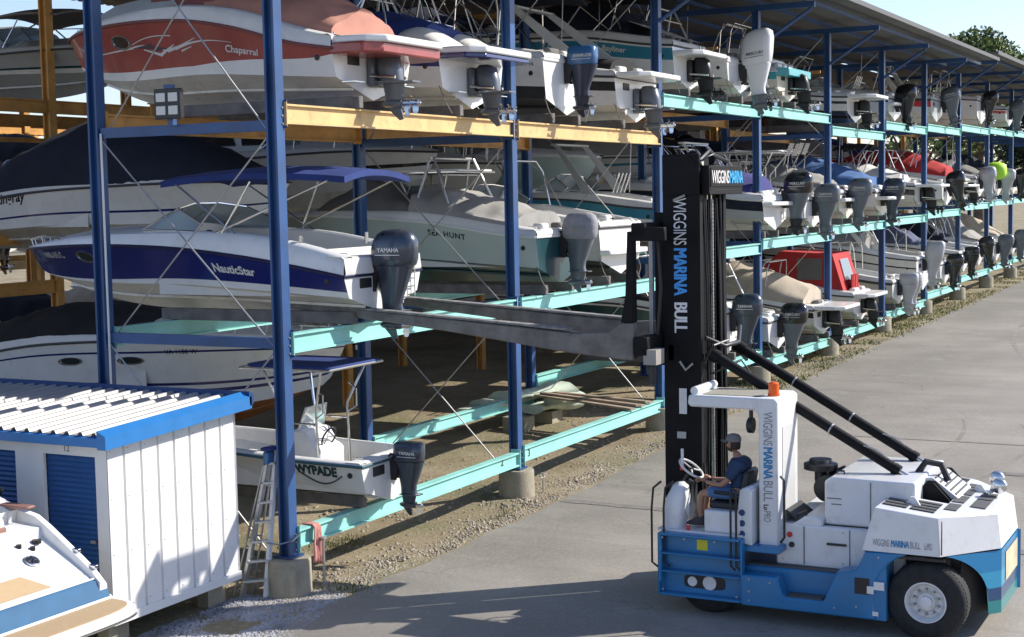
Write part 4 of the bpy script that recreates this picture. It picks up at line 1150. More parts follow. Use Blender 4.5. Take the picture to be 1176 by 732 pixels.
# middle 3
b = Boat('fishing_boat', 'grey-sided fishing boat with white transom numbered 27, middle level behind the fork carriage', 30.9, 13.35, 4.2, 6.8, 2.5, 1.25, 1.5, group=GM)
b.hull([(1, GREYH)], BOTB, rub=BLK, tmat=W); b.deck(.6,.35,.12); b.lettering('27', .17, .085, .75, BLK, bold=.004)
b.console(.42,.35,W,1.2,.9); b.seats(UPH,.35,(.1,))
b.platform(.3,.5)
# middle 4 behind mast
b = Boat('motor_boat', 'low blue and white motor boat partly hidden behind the forklift mast, middle level', 35.6, 13.9, 4.75, 6.2, 2.3, 1., 1.2, group=GM)
b.hull([(.5, W), (1, TEALB)], WB); b.deck(.6,.35,.12); b.arch(.3,1.3,GREYH,1.0); b.seats()
# middle 5 regal-like
b = Boat('motor_boat', 'white sports boat with dark side glass and violet-blue tonneau on the middle level', 41.9, 13.25, 4.85, 6.6, 2.45, 1.05, 1.35, group=GM)
fr_ = MB()
for y_ in (1.6,2.0,2.5,3.0):
    fr_.tube([(-1.0,y_,1.2),(-.95,y_+.5,2.1),(-.6,y_+.7,2.5),(.6,y_+.7,2.5),(.95,y_+.5,2.1),(1.0,y_,1.2)],.022,STEEL,6)
fr_.build('tower', b.root)
b.hull([(.42, GREYH), (.9, NAVC), (1, W)], WB, rub=RUBW, tmat=W); b.deck(.55,.4,.2,m=W); b.cover(.06,.45, lambda q: .5*sin(pi*min(1,.3+.5*q)), VIOC, wd=.92); b.outboard(OBB,1.02,x=.75,txt='MERCURY',tm=UPH,mid=OBG2,low=PLAS,z=1.05)
b.arch(.22,1.35,W,1.0,.22); b.platform(.35,.75)
def rodsboat(name, label, X, i, k, L, B, hm, obm, **kw):
    b = Boat(name, label, X, kw.get('Y',13.35), pj(i,k), L, B, kw.get('D',1.0), kw.get('BH',1.3), group=(GL_,GM,GB)[k])
    b.hull(kw.get('bands',[(1,hm)]), kw.get('bot',WB), tmat=kw.get('tm',W)); b.deck(.6,.35,.12,m=W)
    if obm: b.outboard(obm, kw.get('osc',.98), x=kw.get('ox',0), txt=kw.get('txt','YAMAHA'), tm=kw.get('otm',UPH), tilt=kw.get('tilt',0), mid=kw.get('mid'), shape=kw.get('shape',0), band=kw.get('band'))
    return b
b = rodsboat('fishing_boat','white centre console with T-top, rod holders and grey outboard, middle level after the black outboard', 46.2,3,1,6.5,2.4,W,OBG2,ox=-.1,mid=OBG2); b.console(.3,.35,W,1.2); b.ttop(.3,2.35,2.4,1.9,W,rods=True); b.seats(UPH,.35,(.1,)); b.bowrail(.5,.4)
b = rodsboat('fishing_boat','white fishing boat with pale canvas and second grey outboard of the middle row', 50.2,4,1,6.3,2.4,W,OBG2,ox=-.05,bands=[(.5,CREAM),(1,W)],tm=CREAM); b.ttop(.4,2.3,1.8,1.7,LGREYC,rods=True); b.cover(.1,.8, lambda q: .25+.25*sin(pi*q), LGREYC); b.platform(.3)
b = rodsboat('fishing_boat','white boat under a mid blue cover with third grey outboard of the middle row', 55.1,4,1,6.3,2.4,W,OBG,ox=-.2,tm=CREAM); b.cover(.05,.9, lambda q: .3+.45*sin(pi*q), mat('mid_blue_canvas',(.06,.14,.33),.85,var=.1,bump=.4,bs=5)); b.platform(.6); b.bimini(.5,2.2,.5,1.9,BLKC,foot=.45)
b = rodsboat('ski_boat','low white ski boat with sweeping white platform over a black drive, middle level', 62.6,6,1,6.6,2.5,W,None,bands=[(.3,WB),(.75,BLK),(1,W)],Y=13.6); b.platform(1.,.85,W); b.drive(PLAS,0,1.1,pm=PLAS); b.cover(.1,.9, lambda q: .45*sin(pi*(.15+.7*q)), UPH, wd=.95); b.bimini(.4,2.4,1.6,1.9,BLKC,foot=.35)
b = rodsboat('fishing_boat','white boat with tilted black outboard on the middle level beside the ski platform', 66.6,6,1,6.,2.3,W,OBB,tilt=-.3,txt=None); b.cover(.3,.9, lambda q: .5*sin(pi*q), BLKC)
b = rodsboat('motor_boat','white boat under a long bright red cover, middle level', 70.6,7,1,7.,2.5,W,None,bot=CREAM,tm=CREAM); b.cover(.1,.95, lambda q: .15+.75*sin(pi*(.1+.8*q))*1.0, BRED if False else REDC, wd=.95); b.platform(.5); b.drive(PLAS)
b = rodsboat('fishing_boat','white boat with silver outboard just left of the lime tube, middle level', 74.3,8,1,6.3,2.4,W,OBS,ox=-.3,txt=None,tilt=-.15); b.cover(.3,.9, lambda q: .9*sin(pi*q), LGREYC); 
b = rodsboat('motor_boat','white boat with silver outboard at the far end of the middle level', 79.3,8,1,6.5,2.5,W,OBS,txt=None); b.cover(.1,.8, lambda q: .5*sin(pi*q), GREYC)
tb = MB(); tb.lathe([(-.5,.2),(-.4,.36),(-.15,.44),(.15,.44),(.4,.36),(.5,.2)], (78.4,13.3,6.75), 'y', LIME, 20)
setp(tb.build('towable_tube', smooth=60), 'lime green inflatable towable tube at the right edge of the middle level', 'inflatable tube')
b = rodsboat('motor_boat','white boat with navy cover far down the middle level', 84,9,1,6.5,2.5,W,OBB,txt=None); b.cover(.1,.8, lambda q: .8*sin(pi*q), NAVC)
b = rodsboat('motor_boat','white boat with red stripe farthest along the top level', 82.5,8,2,6.5,2.5,W,OBG2,bands=[(.6,W),(.85,BRED),(1,W)],txt=None)

# lowest 1: skiff
b = Boat('skiff', 'small white centre console skiff with blue T-top and dark outboard, lowest level behind the ladder', 20.75, 13.1, 1.02, 5.4, 2.0, .72, .95, group=GL_, sheer=[(0,.7),(.3,.74),(.7,.86),(1,1.0)], hc=[(0,.05),(.5,.06),(1,.03)])
b.hull([(1, mat('skiff_white',(.66,.66,.63),.35,coat=.2,var=.06,vs=2,dirt=.35,dirtc=(.42,.38,.3)))], None, rub=mat('skiff_rail',(.03,.09,.12),.5)); b.deck(.78,.22,.05,m=DW,gun=.14)
b.console(.30,.22,DW,.9,.75); b.ttop(.29,2.2,1.8,1.6,BLUEC,.22,frame=STEEL,th=.05); b.outboard(OBG,.74,txt='YAMAHA',tm=OBW,z=.66,shape=2)
b.lettering('WYPADE', .2, .245, .5, DTEAL, bold=.012, slant=.15)
mb = MB(); n = 12; mb.tube([b.pt(.235-.1*k/n*1.6, .55-.42*sin(pi*k/n), -1, .012) for k in range(n+1)], .014, DTEAL, 5); mb.build('hull_graphic', b.root)
mb = MB(); mb.box((0,2.9,.42),(.6,.5,.38),DW); mb.box((0,.45,.5),(1.5,.5,.1),DW); mb.build('seat', b.root, bevel=.03)
# lowest 2: dark teal hull seen below the forks
b = Boat('motor_boat', 'dark teal hulled boat with weathered white bottom, lowest level behind the forklift mast', 38.0, 13.35, 1.65, 7.0, 2.5, 1.3, 1.5, group=GL_)
b.hull([(.25, W), (.9, DTEAL), (1, W)], RUST, tmat=W); b.deck(.6,.4,.15); b.outboard(OBG,1.,x=.3,txt='YAMAHA',tm=OBW); b.cover(.2,.75, lambda q:.35*sin(pi*q), BLKC)
b.lettering('Fourwinns', .12, .2, .6, W, slant=.3)
b = rodsboat('fishing_boat','white centre console with black outboard on the lowest level, right of the mast', 42.6,3,0,5.8,2.2,W,OBB,txt='MERCURY',mid=OBG2,low=PLAS,osc=1.0,bot=BOTB) if False else rodsboat('fishing_boat','white centre console with black outboard on the lowest level, right of the mast', 42.5,3,0,5.8,2.2,W,OBB,txt='MERCURY',mid=OBG2,osc=1.0,bot=BOTB)
b.console(.4,.35,W,1.1); b.cover(.5,.9, lambda q: .4, GREYC); b.bowrail(.2,.5)
b = rodsboat('motor_boat','white boat with long beige cover and broad platform, lowest level left of the red canopy', 47.3,3,0,6.8,2.6,W,None,bands=[(.5,WB),(.85,BLK),(1,W)]); b.cover(.05,.9, lambda q: .25+.65*sin(pi*(.08+.85*q)), BEIGEC, wd=1.); b.platform(.95,.9,W); b.drive(PLAS,0,1.1,pm=STEEL)
b = Boat('cuddy_boat', 'white cuddy boat with tall red canvas enclosure and clear panels, lowest level', 52.3, 13.4, pj(4,0), 6.8, 2.6, 1.05, 1.5, group=GL_)
b.hull([(1, W)], WB, tmat=W); b.deck(.5,.4,.2,m=W); b.platform(.7,.9,W); b.drive(PLAS,0,1.)
mb = MB(); mb.loft([[Vector((sx*w,y,z)) for y,z in ((.35,1.05),(.75,2.35),(2.6,2.45),(3.9,1.3))] for sx,w in ((-1,1.12),(-.8,.98),(0,.95),(.8,.98),(1,1.12))], REDC, closed=False)
for sx in (-1,1): mb.add([Vector((sx*1.12,.35,1.05)),Vector((sx*1.12,.75,2.35)),Vector((sx*1.12,2.6,2.45)),Vector((sx*1.12,3.9,1.3))],[(0,1,2,3)],REDC)
cn = mb.build('canvas_enclosure', b.root, smooth=0)
mb = MB(); mb.add([(-.6,.415,1.4),(.6,.415,1.4),(.52,.64,2.15),(-.52,.64,2.15)],[(0,1,2,3)],TG); mb.add([(-1.135,1.1,1.45),(-1.135,2.0,1.45),(-1.135,2.0,2.2),(-1.135,1.1,2.2)],[(0,1,2,3)],GREYC); mb.build_each('clear_panel', cn)
mb = MB(); mb.loft([[Vector((x+.03*sin(z*9),.33-.12*abs(sin(x*9)),z)) for x in [k/9-.55 for k in range(10)]] for z in (.7,1.0,1.3,1.6)], REDC, closed=False); mb.build('hanging_flap', cn)
b = rodsboat('fishing_boat','white boat with dark green deck edge and twin silver outboards on the lowest level', 57.7,5,0,6.2,2.4,W,OBS,ox=-.2,txt=None,shape=2,osc=1.0,bands=[(.85,CREAM),(1,GREEN)]); b.outboard(OBS,1.,x=.4,shape=2); b.seats()
b = rodsboat('cuddy_boat','big white sedan cruiser with chrome rails and silver outboard, lowest level', 61.9,6,0,8.,2.7,W,OBS,osc=.95,txt=None,D=1.5,BH=1.9,shape=1,bands=[(.6,W),(.66,BLK),(1,W)]); b.arch(.25,1.3,W,1.2); b.cover(.3,.6,lambda q:.5,LGREYC)
b = rodsboat('fishing_boat','white boat with black outboard and blue engine stripe, lowest level far right', 66.3,6,0,6.3,2.4,W,OBB,osc=.9,txt=None,band=OBL); b.seats(); b.cover(.4,.9,lambda q:.6*sin(pi*q),GREYC)
b = rodsboat('fishing_boat','white boat with boxy black and blue outboard and white hatch, lowest level far right', 70.4,7,0,6.,2.4,W,OBB,osc=.9,txt=None,band=OBL,shape=2); b.cover(.3,.9,lambda q:.7*sin(pi*q),mat('slate_canvas',(.1,.12,.2),.9,var=.1))
b = rodsboat('fishing_boat','white boat with tilted black outboard beneath a navy cover, lowest level far right', 74.2,8,0,6.2,2.4,W,OBB,osc=.9,txt=None,tilt=-.25); b.cover(.2,.9,lambda q:.9*sin(pi*q),NAVC)
b = rodsboat('motor_boat','white boat with grey cover nearest the right edge on the lowest level', 79,8,0,6.5,2.5,W,OBG2,txt=None); b.cover(.1,.9,lambda q:.9*sin(pi*q),LGREYC)
b = rodsboat('motor_boat','white boat with cream cover farthest along the lowest level', 84,9,0,6.5,2.5,W,OBG2,txt=None); b.cover(.1,.9,lambda q:.9*sin(pi*q),BEIGEC)
for x, i, k, B_ in ((21.15,0,2,2.5),(24.45,0,2,2.5),(28.2,1,2,2.3),(31.9,1,2,2.6),(36,2,2,2.5),(38.75,2,2,2.3),(43.6,3,2,2.4),(52.2,4,2,2.4),(20.75,0,1,2.3),(27.75,1,1,2.3),(30.9,1,1,2.3),(35.6,2,1,2.3),(41.9,3,1,2.3),(46.2,3,1,2.3),(50.2,4,1,2.3),(55.1,4,1,2.3),(20.75,0,0,1.8),(38,2,0,2.3),(42.5,3,0,2.2),(47.3,3,0,2.4),(52.3,4,0,2.4),(57.7,5,0,2.4)):
    bunks(x, lv(i,k), B_)

for k_, b_ in enumerate(FRONT):
    b_.stern(k_)
    if b_.root.location.x > 23 and b_.root.location.x < 80: b_.clutter(k_)
# ------------------------------------------------------------------ boats of the mustard rack, bows towards the lane
GK = 'boats in the mustard rack behind'
b = Boat('cruiser', 'big white cruiser with twin portholes and dark waterline stripes, ground level behind the shed roof', 24.6, 26.9, 1.15, 10.4, 3.0, 1.75, 2.15, -1, group=GK)
b.hull([(.22, W), (.27, NAVY), (.33, W), (.37, NAVY), (.8, W), (.83, NAVY), (1, W)], RUST); b.deck(.6,.8,.3); b.porthole(.43,.70,rx=.3,rz=.08); b.porthole(.58,.70,rx=.3,rz=.08); b.lettering('VA 1108 W', .15, .66, .78, BLK, side=1); b.bowrail(.75,.2)
b.cover(.05,.6, lambda q: .25+.3*sin(pi*q), BLKC)
b = Boat('cruiser', 'white cruiser under a towering dark navy cover, middle level behind the end posts', 25.2, 27.2, 5.0, 9.0, 2.7, 1.15, 1.4, -1, group=GK)
b.hull([(.30, W), (.36, NAVY), (1, W)], WB); b.deck(.5,.5,.2); b.cover(.05,.97, lambda q: .15+1.35*max(0,sin(pi*min(1,q*1.0)))**1.3*(1-.35*q), NAVC, wd=1.02, nt=24)
b.lettering('Stingray', .3, .22, .78, BLK, side=1, slant=.2, bold=.006)
b = Boat('cruiser', 'grey-white cruiser with stern bimini and bow rail, top level left of the red boat', 27.2, 31.6, 8.5, 8.6, 2.8, .85, 1.05, -1, group=GK)
b.hull([(.2, WB), (.3, DTEAL), (.9, GREYH), (1, GREYH)], GREYH); b.deck(.5,.5,.25,m=GREYH); b.windshield(.55,.5); b.bimini(.6,1.85,2.4,2.3,GREYC,foot=.55); b.bowrail(.6,.35)
b.lettering('Sea Ray', .24, .3, .62, BLK, side=1, slant=.2)
b = Boat('cruiser', 'white express cruiser with black window band, middle level left of the second post', 30.2, 26.8, 5.2, 9.2, 2.9, 1.5, 1.9, -1, group=GK)
b.hull([(.25, WB), (.62, W), (.7, BLK), (.8,W), (1, W)], WB); b.deck(.55,.8,.35); b.cabin(.3,.62,.7,W); b.bowrail(.55,.4); b.windshield(.66,.4)
b = Boat('pilothouse_boat', 'white pilothouse boat with black-framed windows, middle level behind the second post', 33.6, 25.6, 5.25, 8.0, 2.7, 1.2, 1.6, -1, group=GK)
b.hull([(1, GREYH)], WB); b.deck(.6,.6,.2); b.cabin(.3,.72,1.25,GREYH,.85,roofm=W); b.bowrail(.6,.4)
b = Boat('fishing_boat', 'pale green-grey fishing boat with T-top and rod holders, middle level right of the pilothouse boat', 37.3, 24.9, 5.3, 8.2, 2.8, 1.35, 1.75, -1, group=GK)
b.hull([(1, SAGE)], WB, rub=RUBW); b.deck(.62,.5,.15); b.console(.45,.5,W,1.2,1.0); b.ttop(.45,3.3,2.2,2.,W,.5,rods=True); b.seats(UPH,.5,(.15,.3))
k = 0
back = [('top level behind the third post',35.2,8.6,W,NAVC,'navy'),('top level behind the white outboard',40.,8.6,W,BLKC,'black'),('top level behind the aqua banded boat',45.,8.6,W,REDC,'red'),
 ('top level behind the ski boat',51.,8.6,W,BLUEC,'blue'),('middle level behind the rod holders',42.,5.6,W,GREYC,'grey'),('middle level behind the grey outboards',47.,5.6,W,LGREYC,'pale grey'),('middle level behind the blue-covered boat',52.5,5.6,W,BLKC,'black'),('middle level behind the ski platform',58.,5.6,W,NAVC,'navy'),
 ('ground level behind the beige cover',45.,1.4,W,GREYC,'grey'),('ground level behind the red canopy',50.5,1.4,W,BEIGEC,'beige'),('ground level behind the twin silver outboards',56.,1.4,W,LGREYC,'pale grey'),('ground level far behind the sedan cruiser',62.,1.4,W,NAVC,'navy'),
 ('middle level far behind the red cover',66.,5.9,W,GREYC,'grey'),('middle level far behind the lime tube',73.,5.9,W,LGREYC,'pale grey'),('top level far behind the red-sided boat',68.,8.9,W,BEIGEC,'beige'),('middle level farthest right',81.,5.9,W,BLUEC,'blue'),('ground level farthest right',72.,1.8,W,BLKC,'black')]
for where, X, Z, hm, cm, cn in back:
    b = Boat('stored_boat', ('white boat under a %s cover, ' % cn if cn else 'uncovered grey boat with its bow to the lane, ')+where, X, 26.3, Z, 7.6, 2.6, 1.2, 1.6, -1, group=GK)
    b.hull([(.7,hm),(.78,(NAVY,BLK,TEALB)[k%3]),(1,hm)], WB); b.deck(.55,.5,.2)
    if cm: b.cover(.1,.9, lambda q: .3+.6*sin(pi*q), cm)
    else: b.cabin(.35,.6,.6)
    if k%2: b.bimini(.45,2.6,1.6,2.,cm or GREYC,foot=.4)
    k += 1
k = 0  # rear-half boats are added, packed to block light and darken the interior
for X in (20,23.5,28,31.2,35.5,38.6,43,46.2,50.5,54,58.5,62.5,66.5,70.5,75,80,86):
    for lvn, Z in (('ground level',1.2),('middle level',5.6),('top level',8.58)):
        if X < 45 and Z > 8: continue
        cm, cn = ((GREYC,'grey'),(NAVC,'navy'),(BLKC,'black'),(BEIGEC,'beige'),(LGREYC,'pale grey'))[k%5]
        b = Boat('stored_boat', 'white boat added to shade the interior, seen from astern in the rear mustard rack', X, 29.2, Z, 6.4, 2.6, 1.15, 1.5, 1, group='boats added for shade in the rear half of the mustard rack')
        b.hull([(.6,W),(.75,(NAVY,BLK,TEALB,RED)[k%4]),(1,W)], WB); b.deck(.55,.4,.15); b.outboard((OBB,OBG,OBG2)[k%3],1.1)
        b.cover(.1,.85, lambda q: .3+.5*sin(pi*q), cm); k += 1
# boats of a sunlit third row beyond, sterns towards us
GF = 'boats in the open far row'
frk = empty('far_rack', (10,42,0), 0, 'open sunlit rack of boats seen through the gaps far behind', 'boat rack')
for X in range(18,96,8):
    for yy in (0,5):
        mb = MB(); mb.bb(X-.1-10,X+.1-10,yy-.1,yy+.1,0,9.2,PM); mb.build('rack_post', frk, smooth=0)
for zt in (3.9,7.6):
    for yy in (0,5):
        mb = MB(); mb.bb(6,84,yy-.08,yy+.08,zt-.3,zt,PM if yy else PC); mb.build('rack_beam', frk, smooth=0)
pm = [(NAVY,BLUEC,'blue'),(BLK,BEIGEC,'beige'),(TEALB,UPH,'white'),(BRED,GREYC,'grey'),(NAVY,LGREYC,'pale grey')]
zl = {1.0:'bottom',4.05:'middle',7.75:'top'}
for X in range(0,15):
    for Z in (1.0,4.05,7.75):
        if Z == 7.75 and X % 3: continue
        kk = (X*3+int(Z))%5; obm = (OBB,OBG,OBW,OBG2)[(X+int(Z))%4]
        xx = 19+X*5.1
        b = Boat('stored_boat', 'small distant boat in the open sunlit row glimpsed through gaps far behind the racks', xx, 41.6, Z, 6.2, 2.5, 1.1, 1.4, 1, group=GF)
        b.hull([(.6,W),(.75,pm[kk][0]),(1,W)], WB); b.deck(.55,.4,.15); b.outboard(obm,1.15)
        if (X+int(Z))%2: b.cover(.15,.8, lambda q: .2+.4*sin(pi*q), pm[kk][1])

# ------------------------------------------------------------------ wake boat in the foreground, stern towards the lane
TAN = mat('tan_deck_pad', (.42,.3,.17), .8, var=.06, vs=6, bump=.3, bs=30, stretch=(1,14,1)); BLM = mat('metallic_blue', (.008,.085,.19), .7, coat=0, metal=0., var=.1, vs=3)
GWH = mat('bright_gelcoat', (.72,.72,.7), .22, coat=.4, var=.02)
b = Boat('wake_boat', 'bright white wake boat with tan padded swim platform and blue stern band, before the shed', 12.95, 13.2, .4, 7.0, 2.5, 1.02, 1.5, sheer=[(0,.62),(.08,.85),(.25,1.25),(.5,1.4),(1,1.45)], hc=[(0,.02),(.08,.2),(.2,.5),(.35,.5),(.6,.2),(1,.03)])
b.hull([(.55, GWH), (.9, BLM), (1, GWH)], W, rub=RUBW); b.deck(.55,.5,.15,m=GWH,ta=.2,gun=.3,inner=UPH)
def slab(name, poly, z0, z1, m, par, bev=.03):
    mb = MB(); mb.prism(poly, 'z', z0, z1, m); return mb.build(name, par, bevel=bev, seg=2)
def ell(a, b_, n=24, e=4, y0=.06): return [(a*math.copysign(abs(cos(q))**(2/e),cos(q)), y0-b_*abs(sin(q))**(2/e)) for q in [pi*k/n for k in range(n+1)]]
pl = slab('swim_platform', ell(1.27,.62), .46, .6, GWH, b.root)
mb = MB(); mb.prism(ell(1.3,.65),'z',.50,.55,RUBW); mb.prism(ell(1.31,.66),'z',.47,.49,STEEL); mb.build('platform_rail', b.root)
slab('platform_pad', ell(1.17,.52,y0=.0), .602, .612, TAN, pl, 0)
mb = MB(); mb.loft([[(-1.2,-.01,.6),(1.2,-.01,.6)],[(-1.18,.1,.84),(1.18,.1,.84)],[(-1.16,.15,.87),(1.16,.15,.87)]], BLM, closed=False); mb.build('stern_band', b.root)
mb = MB(); mb.tube([(-1.2,-.02,.61),(1.2,-.02,.61)],.014,STEEL,6); mb.tube([(-1.17,.14,.875),(1.17,.14,.875)],.012,GWH,6); mb.build('trim_strip', b.root)
mb = MB(); R = []
for y,z,w in ((.13,.845,1.15),(.16,.885,1.15),(.25,.95,1.14),(.5,1.1,1.12),(.8,1.27,1.11),(.98,1.37,1.1),(1.02,1.5,1.1),(1.3,1.53,1.08),(1.6,1.56,1.06)):
    R.append([Vector((x*w, y, z-.05*abs(x)**4)) for x in [k/12*2-1 for k in range(13)]])
mb.loft(R, GWH, closed=False); mb.build('transom_deck', b.root, smooth=50)
mb = MB(); R = []
for y,z in ((.2,.915),(.36,1.016),(.46,1.076)): R.append([Vector((x, y, z+.008)) for x in (-1.05,-.5,0,.4-(y-.2))])
mb.loft(R, TAN, closed=False); mb.build('deck_pad', b.root)
for y0_, h0, w0, m_ in ((1.12,1.56,.55,UPH),(1.62,1.7,.6,GWH)):
    mb = MB(); mb.box((-.3,y0_+.25,h0),(1.75,w0,.26),m_); mb.build('sun_lounge', b.root, bevel=.08, seg=3)
mb = MB(); mb.box((-.3,1.09,1.5),(1.7,.05,.13),BRN); mb.build('seat_trim', b.root, bevel=.02)
mb = MB(); mb.box((1.0,1.55,1.72),(.16,.9,.04),BRN); mb.build('seat_trim', b.root, bevel=.015)
for side in (1,-1):
    mb = MB(); R = []
    for y,z1_ in ((.05,.84),(.19,.98),(.4,1.13),(.65,1.3),(.9,1.47),(1.12,1.6),(1.6,1.7),(2.4,1.8)): R.append([Vector((side*1.2,y,z1_-.4)),Vector((side*1.19,y,z1_-.05)),Vector((side*1.15,y,z1_)),Vector((side*1.07,y,z1_-.01)),Vector((side*1.04,y,z1_-.3))])
    mb.loft(R, GWH, cap=True); mb.build('side_coaming', b.root, smooth=50)
for (x,y,z,r) in ((.5,.62,1.175,.1),):
    mb = MB(); mb.lathe([(0,r),(.02,r*1.02),(.03,r*.9),(.02,r*.8)], (0,0,0), 'z', STEEL, 20)
    for k in range(6): mb.box((cos(k*1.047)*r*.45,sin(k*1.047)*r*.45,.03),(r*.7,.02,.01),STEEL,Matrix.Rotation(k*1.047,3,'Z'))
    mb.disc((0,0,.02),r*.75,'z',.01,PLAS); o = mb.build('speaker', b.root); o.location = (x,y,z); o.rotation_euler = (.5,0,0)
for x,y,z,r in ((.85,.88,1.33,.06),(.55,.88,1.33,.035),(.7,.8,1.28,.035)):
    mb = MB(); mb.disc((x,y,z),r,'z',.05,PLAS,14); mb.build('fitting', b.root)
for y in (.22,.5):
    mb = MB(); mb.box((1.13,y,.99+.65*(y-.19)),(.07,.15,.05),STEEL); mb.build('cleat', b.root, bevel=.01)
b.windshield(.46,.55,1.3,.6,.95,frame=PLAS,glass=GLASS)
mb = MB()
for sx in (-1,1): mb.tube([(sx*1.1,2.1,1.7),(sx*1.05,2.35,2.6),(sx*.8,2.9,3.4)],.04,PLAS,8)
mb.tube([(-.8,2.9,3.4),(.8,2.9,3.4)],.04,PLAS,8); mb.build('tower', b.root)
# trailer under it
tr = empty('boat_trailer', (12.95,13.7,0), 0, 'low dark trailer carrying the foreground wake boat', 'trailer')
for sx in (-.9,.9):
    mb = MB(); mb.bb(sx-.06,sx+.06,-.3,7,.32,.44,PLAS); mb.build('frame_rail', tr)
    for y in (2.4,3.3):
        mb = MB(); mb.lathe([(-.1,.2),(-.1,.33),(-.07,.36),(.07,.36),(.1,.33),(.1,.2)], (sx*1.12,y,.36), 'x', PLAS, 24); w = mb.build('wheel', tr)
mb = MB(); mb.bb(-.9,.9,2.8,2.95,.3,.4,PLAS); mb.bb(-.9,.9,-.2,-.1,.3,.4,PLAS); mb.build_each('cross_member', tr)
# ------------------------------------------------------------------ the marina forklift
FW = mat('truck_white', (.68,.685,.69), .38, coat=.25, var=.05, vs=2, dirt=.45, dirtc=(.42,.4,.35))
FB = mat('truck_blue', (.015,.17,.38), .38, coat=.25, var=.1, vs=2, dirt=.45, dirtc=(.06,.12,.17))
FG = mat('truck_graphic_blue', (.01,.2,.42), .3, coat=.4)
FGD = mat('truck_graphic_navy', (.012,.06,.16), .3, coat=.4)
FGG = mat('truck_graphic_green', (.02,.22,.22), .3, coat=.4); FGC = mat('truck_graphic_cyan', (.03,.3,.5), .3, coat=.4)
MK = mat('mast_black', (.005,.005,.006), .62, var=.3, vs=5, dirt=.25, dirtc=(.02,.018,.016), spec=.2)
FK = mat('fork_steel', (.15,.14,.13), .6, metal=.2, var=.3, vs=4, bump=.4, bs=14, dirt=.6, dirtc=(.07,.06,.05))
TYR = mat('tyre_rubber', (.018,.018,.019), .85, var=.3, vs=10, bump=.3, bs=30)
HYD = mat('chrome_rod', (.5,.5,.5), .25, metal=1)
GRL = mat('grille_grey', (.1,.1,.1), .7, bump=.8, bs=160)
ORG = mat('beacon_orange', (.85,.12,.01), .25, trans=.15)
tx, ty = 21.25, 6.0
fk = empty('forklift', (tx,ty,0), 0, 'large blue and white marina forklift with black mast and long forks reaching into the rack', 'forklift')
def fo(mb, name, par=None, **k):
    o = mb.build(name, None, **k)
    if par is None: o.parent = fk; o.location = (-tx,-ty,0)
    else: o.parent = par
    return o
XN, XF = 19.6, 22.5     # near and far flanks
# chassis, low blue side members
mb = MB()
mb.prism([(6.72,.24),(6.72,.68),(6.2,.68),(6.12,.42),(5.55,.42),(5.36,.86),(5.1,.9),(4.98,1.17),(4.42,1.17),(4.54,1.12),(4.66,1.03),(4.77,.9),(4.85,.74),(4.88,.53),(4.86,.36),(4.82,.24)], 'x', XN, XN+.28, FB)
mb.prism([(6.72,.24),(6.72,.9),(4.98,1.17),(4.62,1.17),(4.74,.9),(4.76,.24)], 'x', XF-.28, XF, FB)
mb.bb(XN+.275,XF-.275,4.72,7.6,.31,.755,FB)
ch = fo(mb, 'chassis', bevel=.02)
mb = MB(); mb.bb(XN+.02,XN+.27,5.58,6.08,.422,.437,GRL); mb.bb(XN+.29,XN+.5,5.4,6.7,.757,.775,GRL); fo(mb,'tread_plate')
mb = MB(); mb.bb(XN-.006,XN+.0,4.92,5.12,.58,.8,PLAS); mb.bb(XN-.02,XN-.004,4.86,4.95,.6,.7,FW); mb.bb(XN-.02,XN-.004,4.72,4.86,.66,.77,FW); fo(mb,'socket')
mb = MB(); mb.bb(XN-.004,XN,4.8,4.88,.3,.36,FW); fo(mb,'sticker')
# step unit below the operator
mb = MB()
y0,y1 = 6.73,7.93
mb.bb(XN+.14,XN+.18,y0,y1,.28,1.16,FB); mb.bb(XN,XN+.14,y0-.03,y0,.26,1.16,FB); mb.bb(XN,XN+.14,y1,y1+.03,.26,1.16,FB)
mb.bb(XN-.03,XN+.16,y0,y1,1.13,1.17,FB); mb.bb(XN,XN+.14,y0,y1,.26,.3,FB)
for z in (.86,.6): mb.bb(XN-.02,XN+.14,y0,y1,z,z+.03,FB)
mb.bb(XN,XF,7.9,7.96,.45,1.16,FB); mb.bb(XN+.2,XF,6.7,7.9,1.1,1.17,FB)
st = fo(mb, 'step_unit', bevel=.01)
mb = MB(); mb.loft([[(XN+.134,a,b) for a,b in sup(7.3,.47,.3,.085,20,5)]]+[[(XN+.136,a,b) for a,b in sup(7.3,.47,.31,.095,20,5)]], PLAS); mb.add([(XN+.132,a,b) for a,b in sup(7.3,.47,.3,.09,20,5)],[tuple(range(20))],PLAS); mb.disc((XN+.13,7.22,.47),.1,'x',.03,FW); mb.disc((XN+.13,7.48,.47),.07,'x',.02,FW); fo(mb,'axle_window')
mb = MB(); mb.bb(XN-.006+.14,XN+.139,7.25,7.41,.93,1.08,mat('yellow_sticker',(.6,.55,.03),.5)); fo(mb,'sticker')
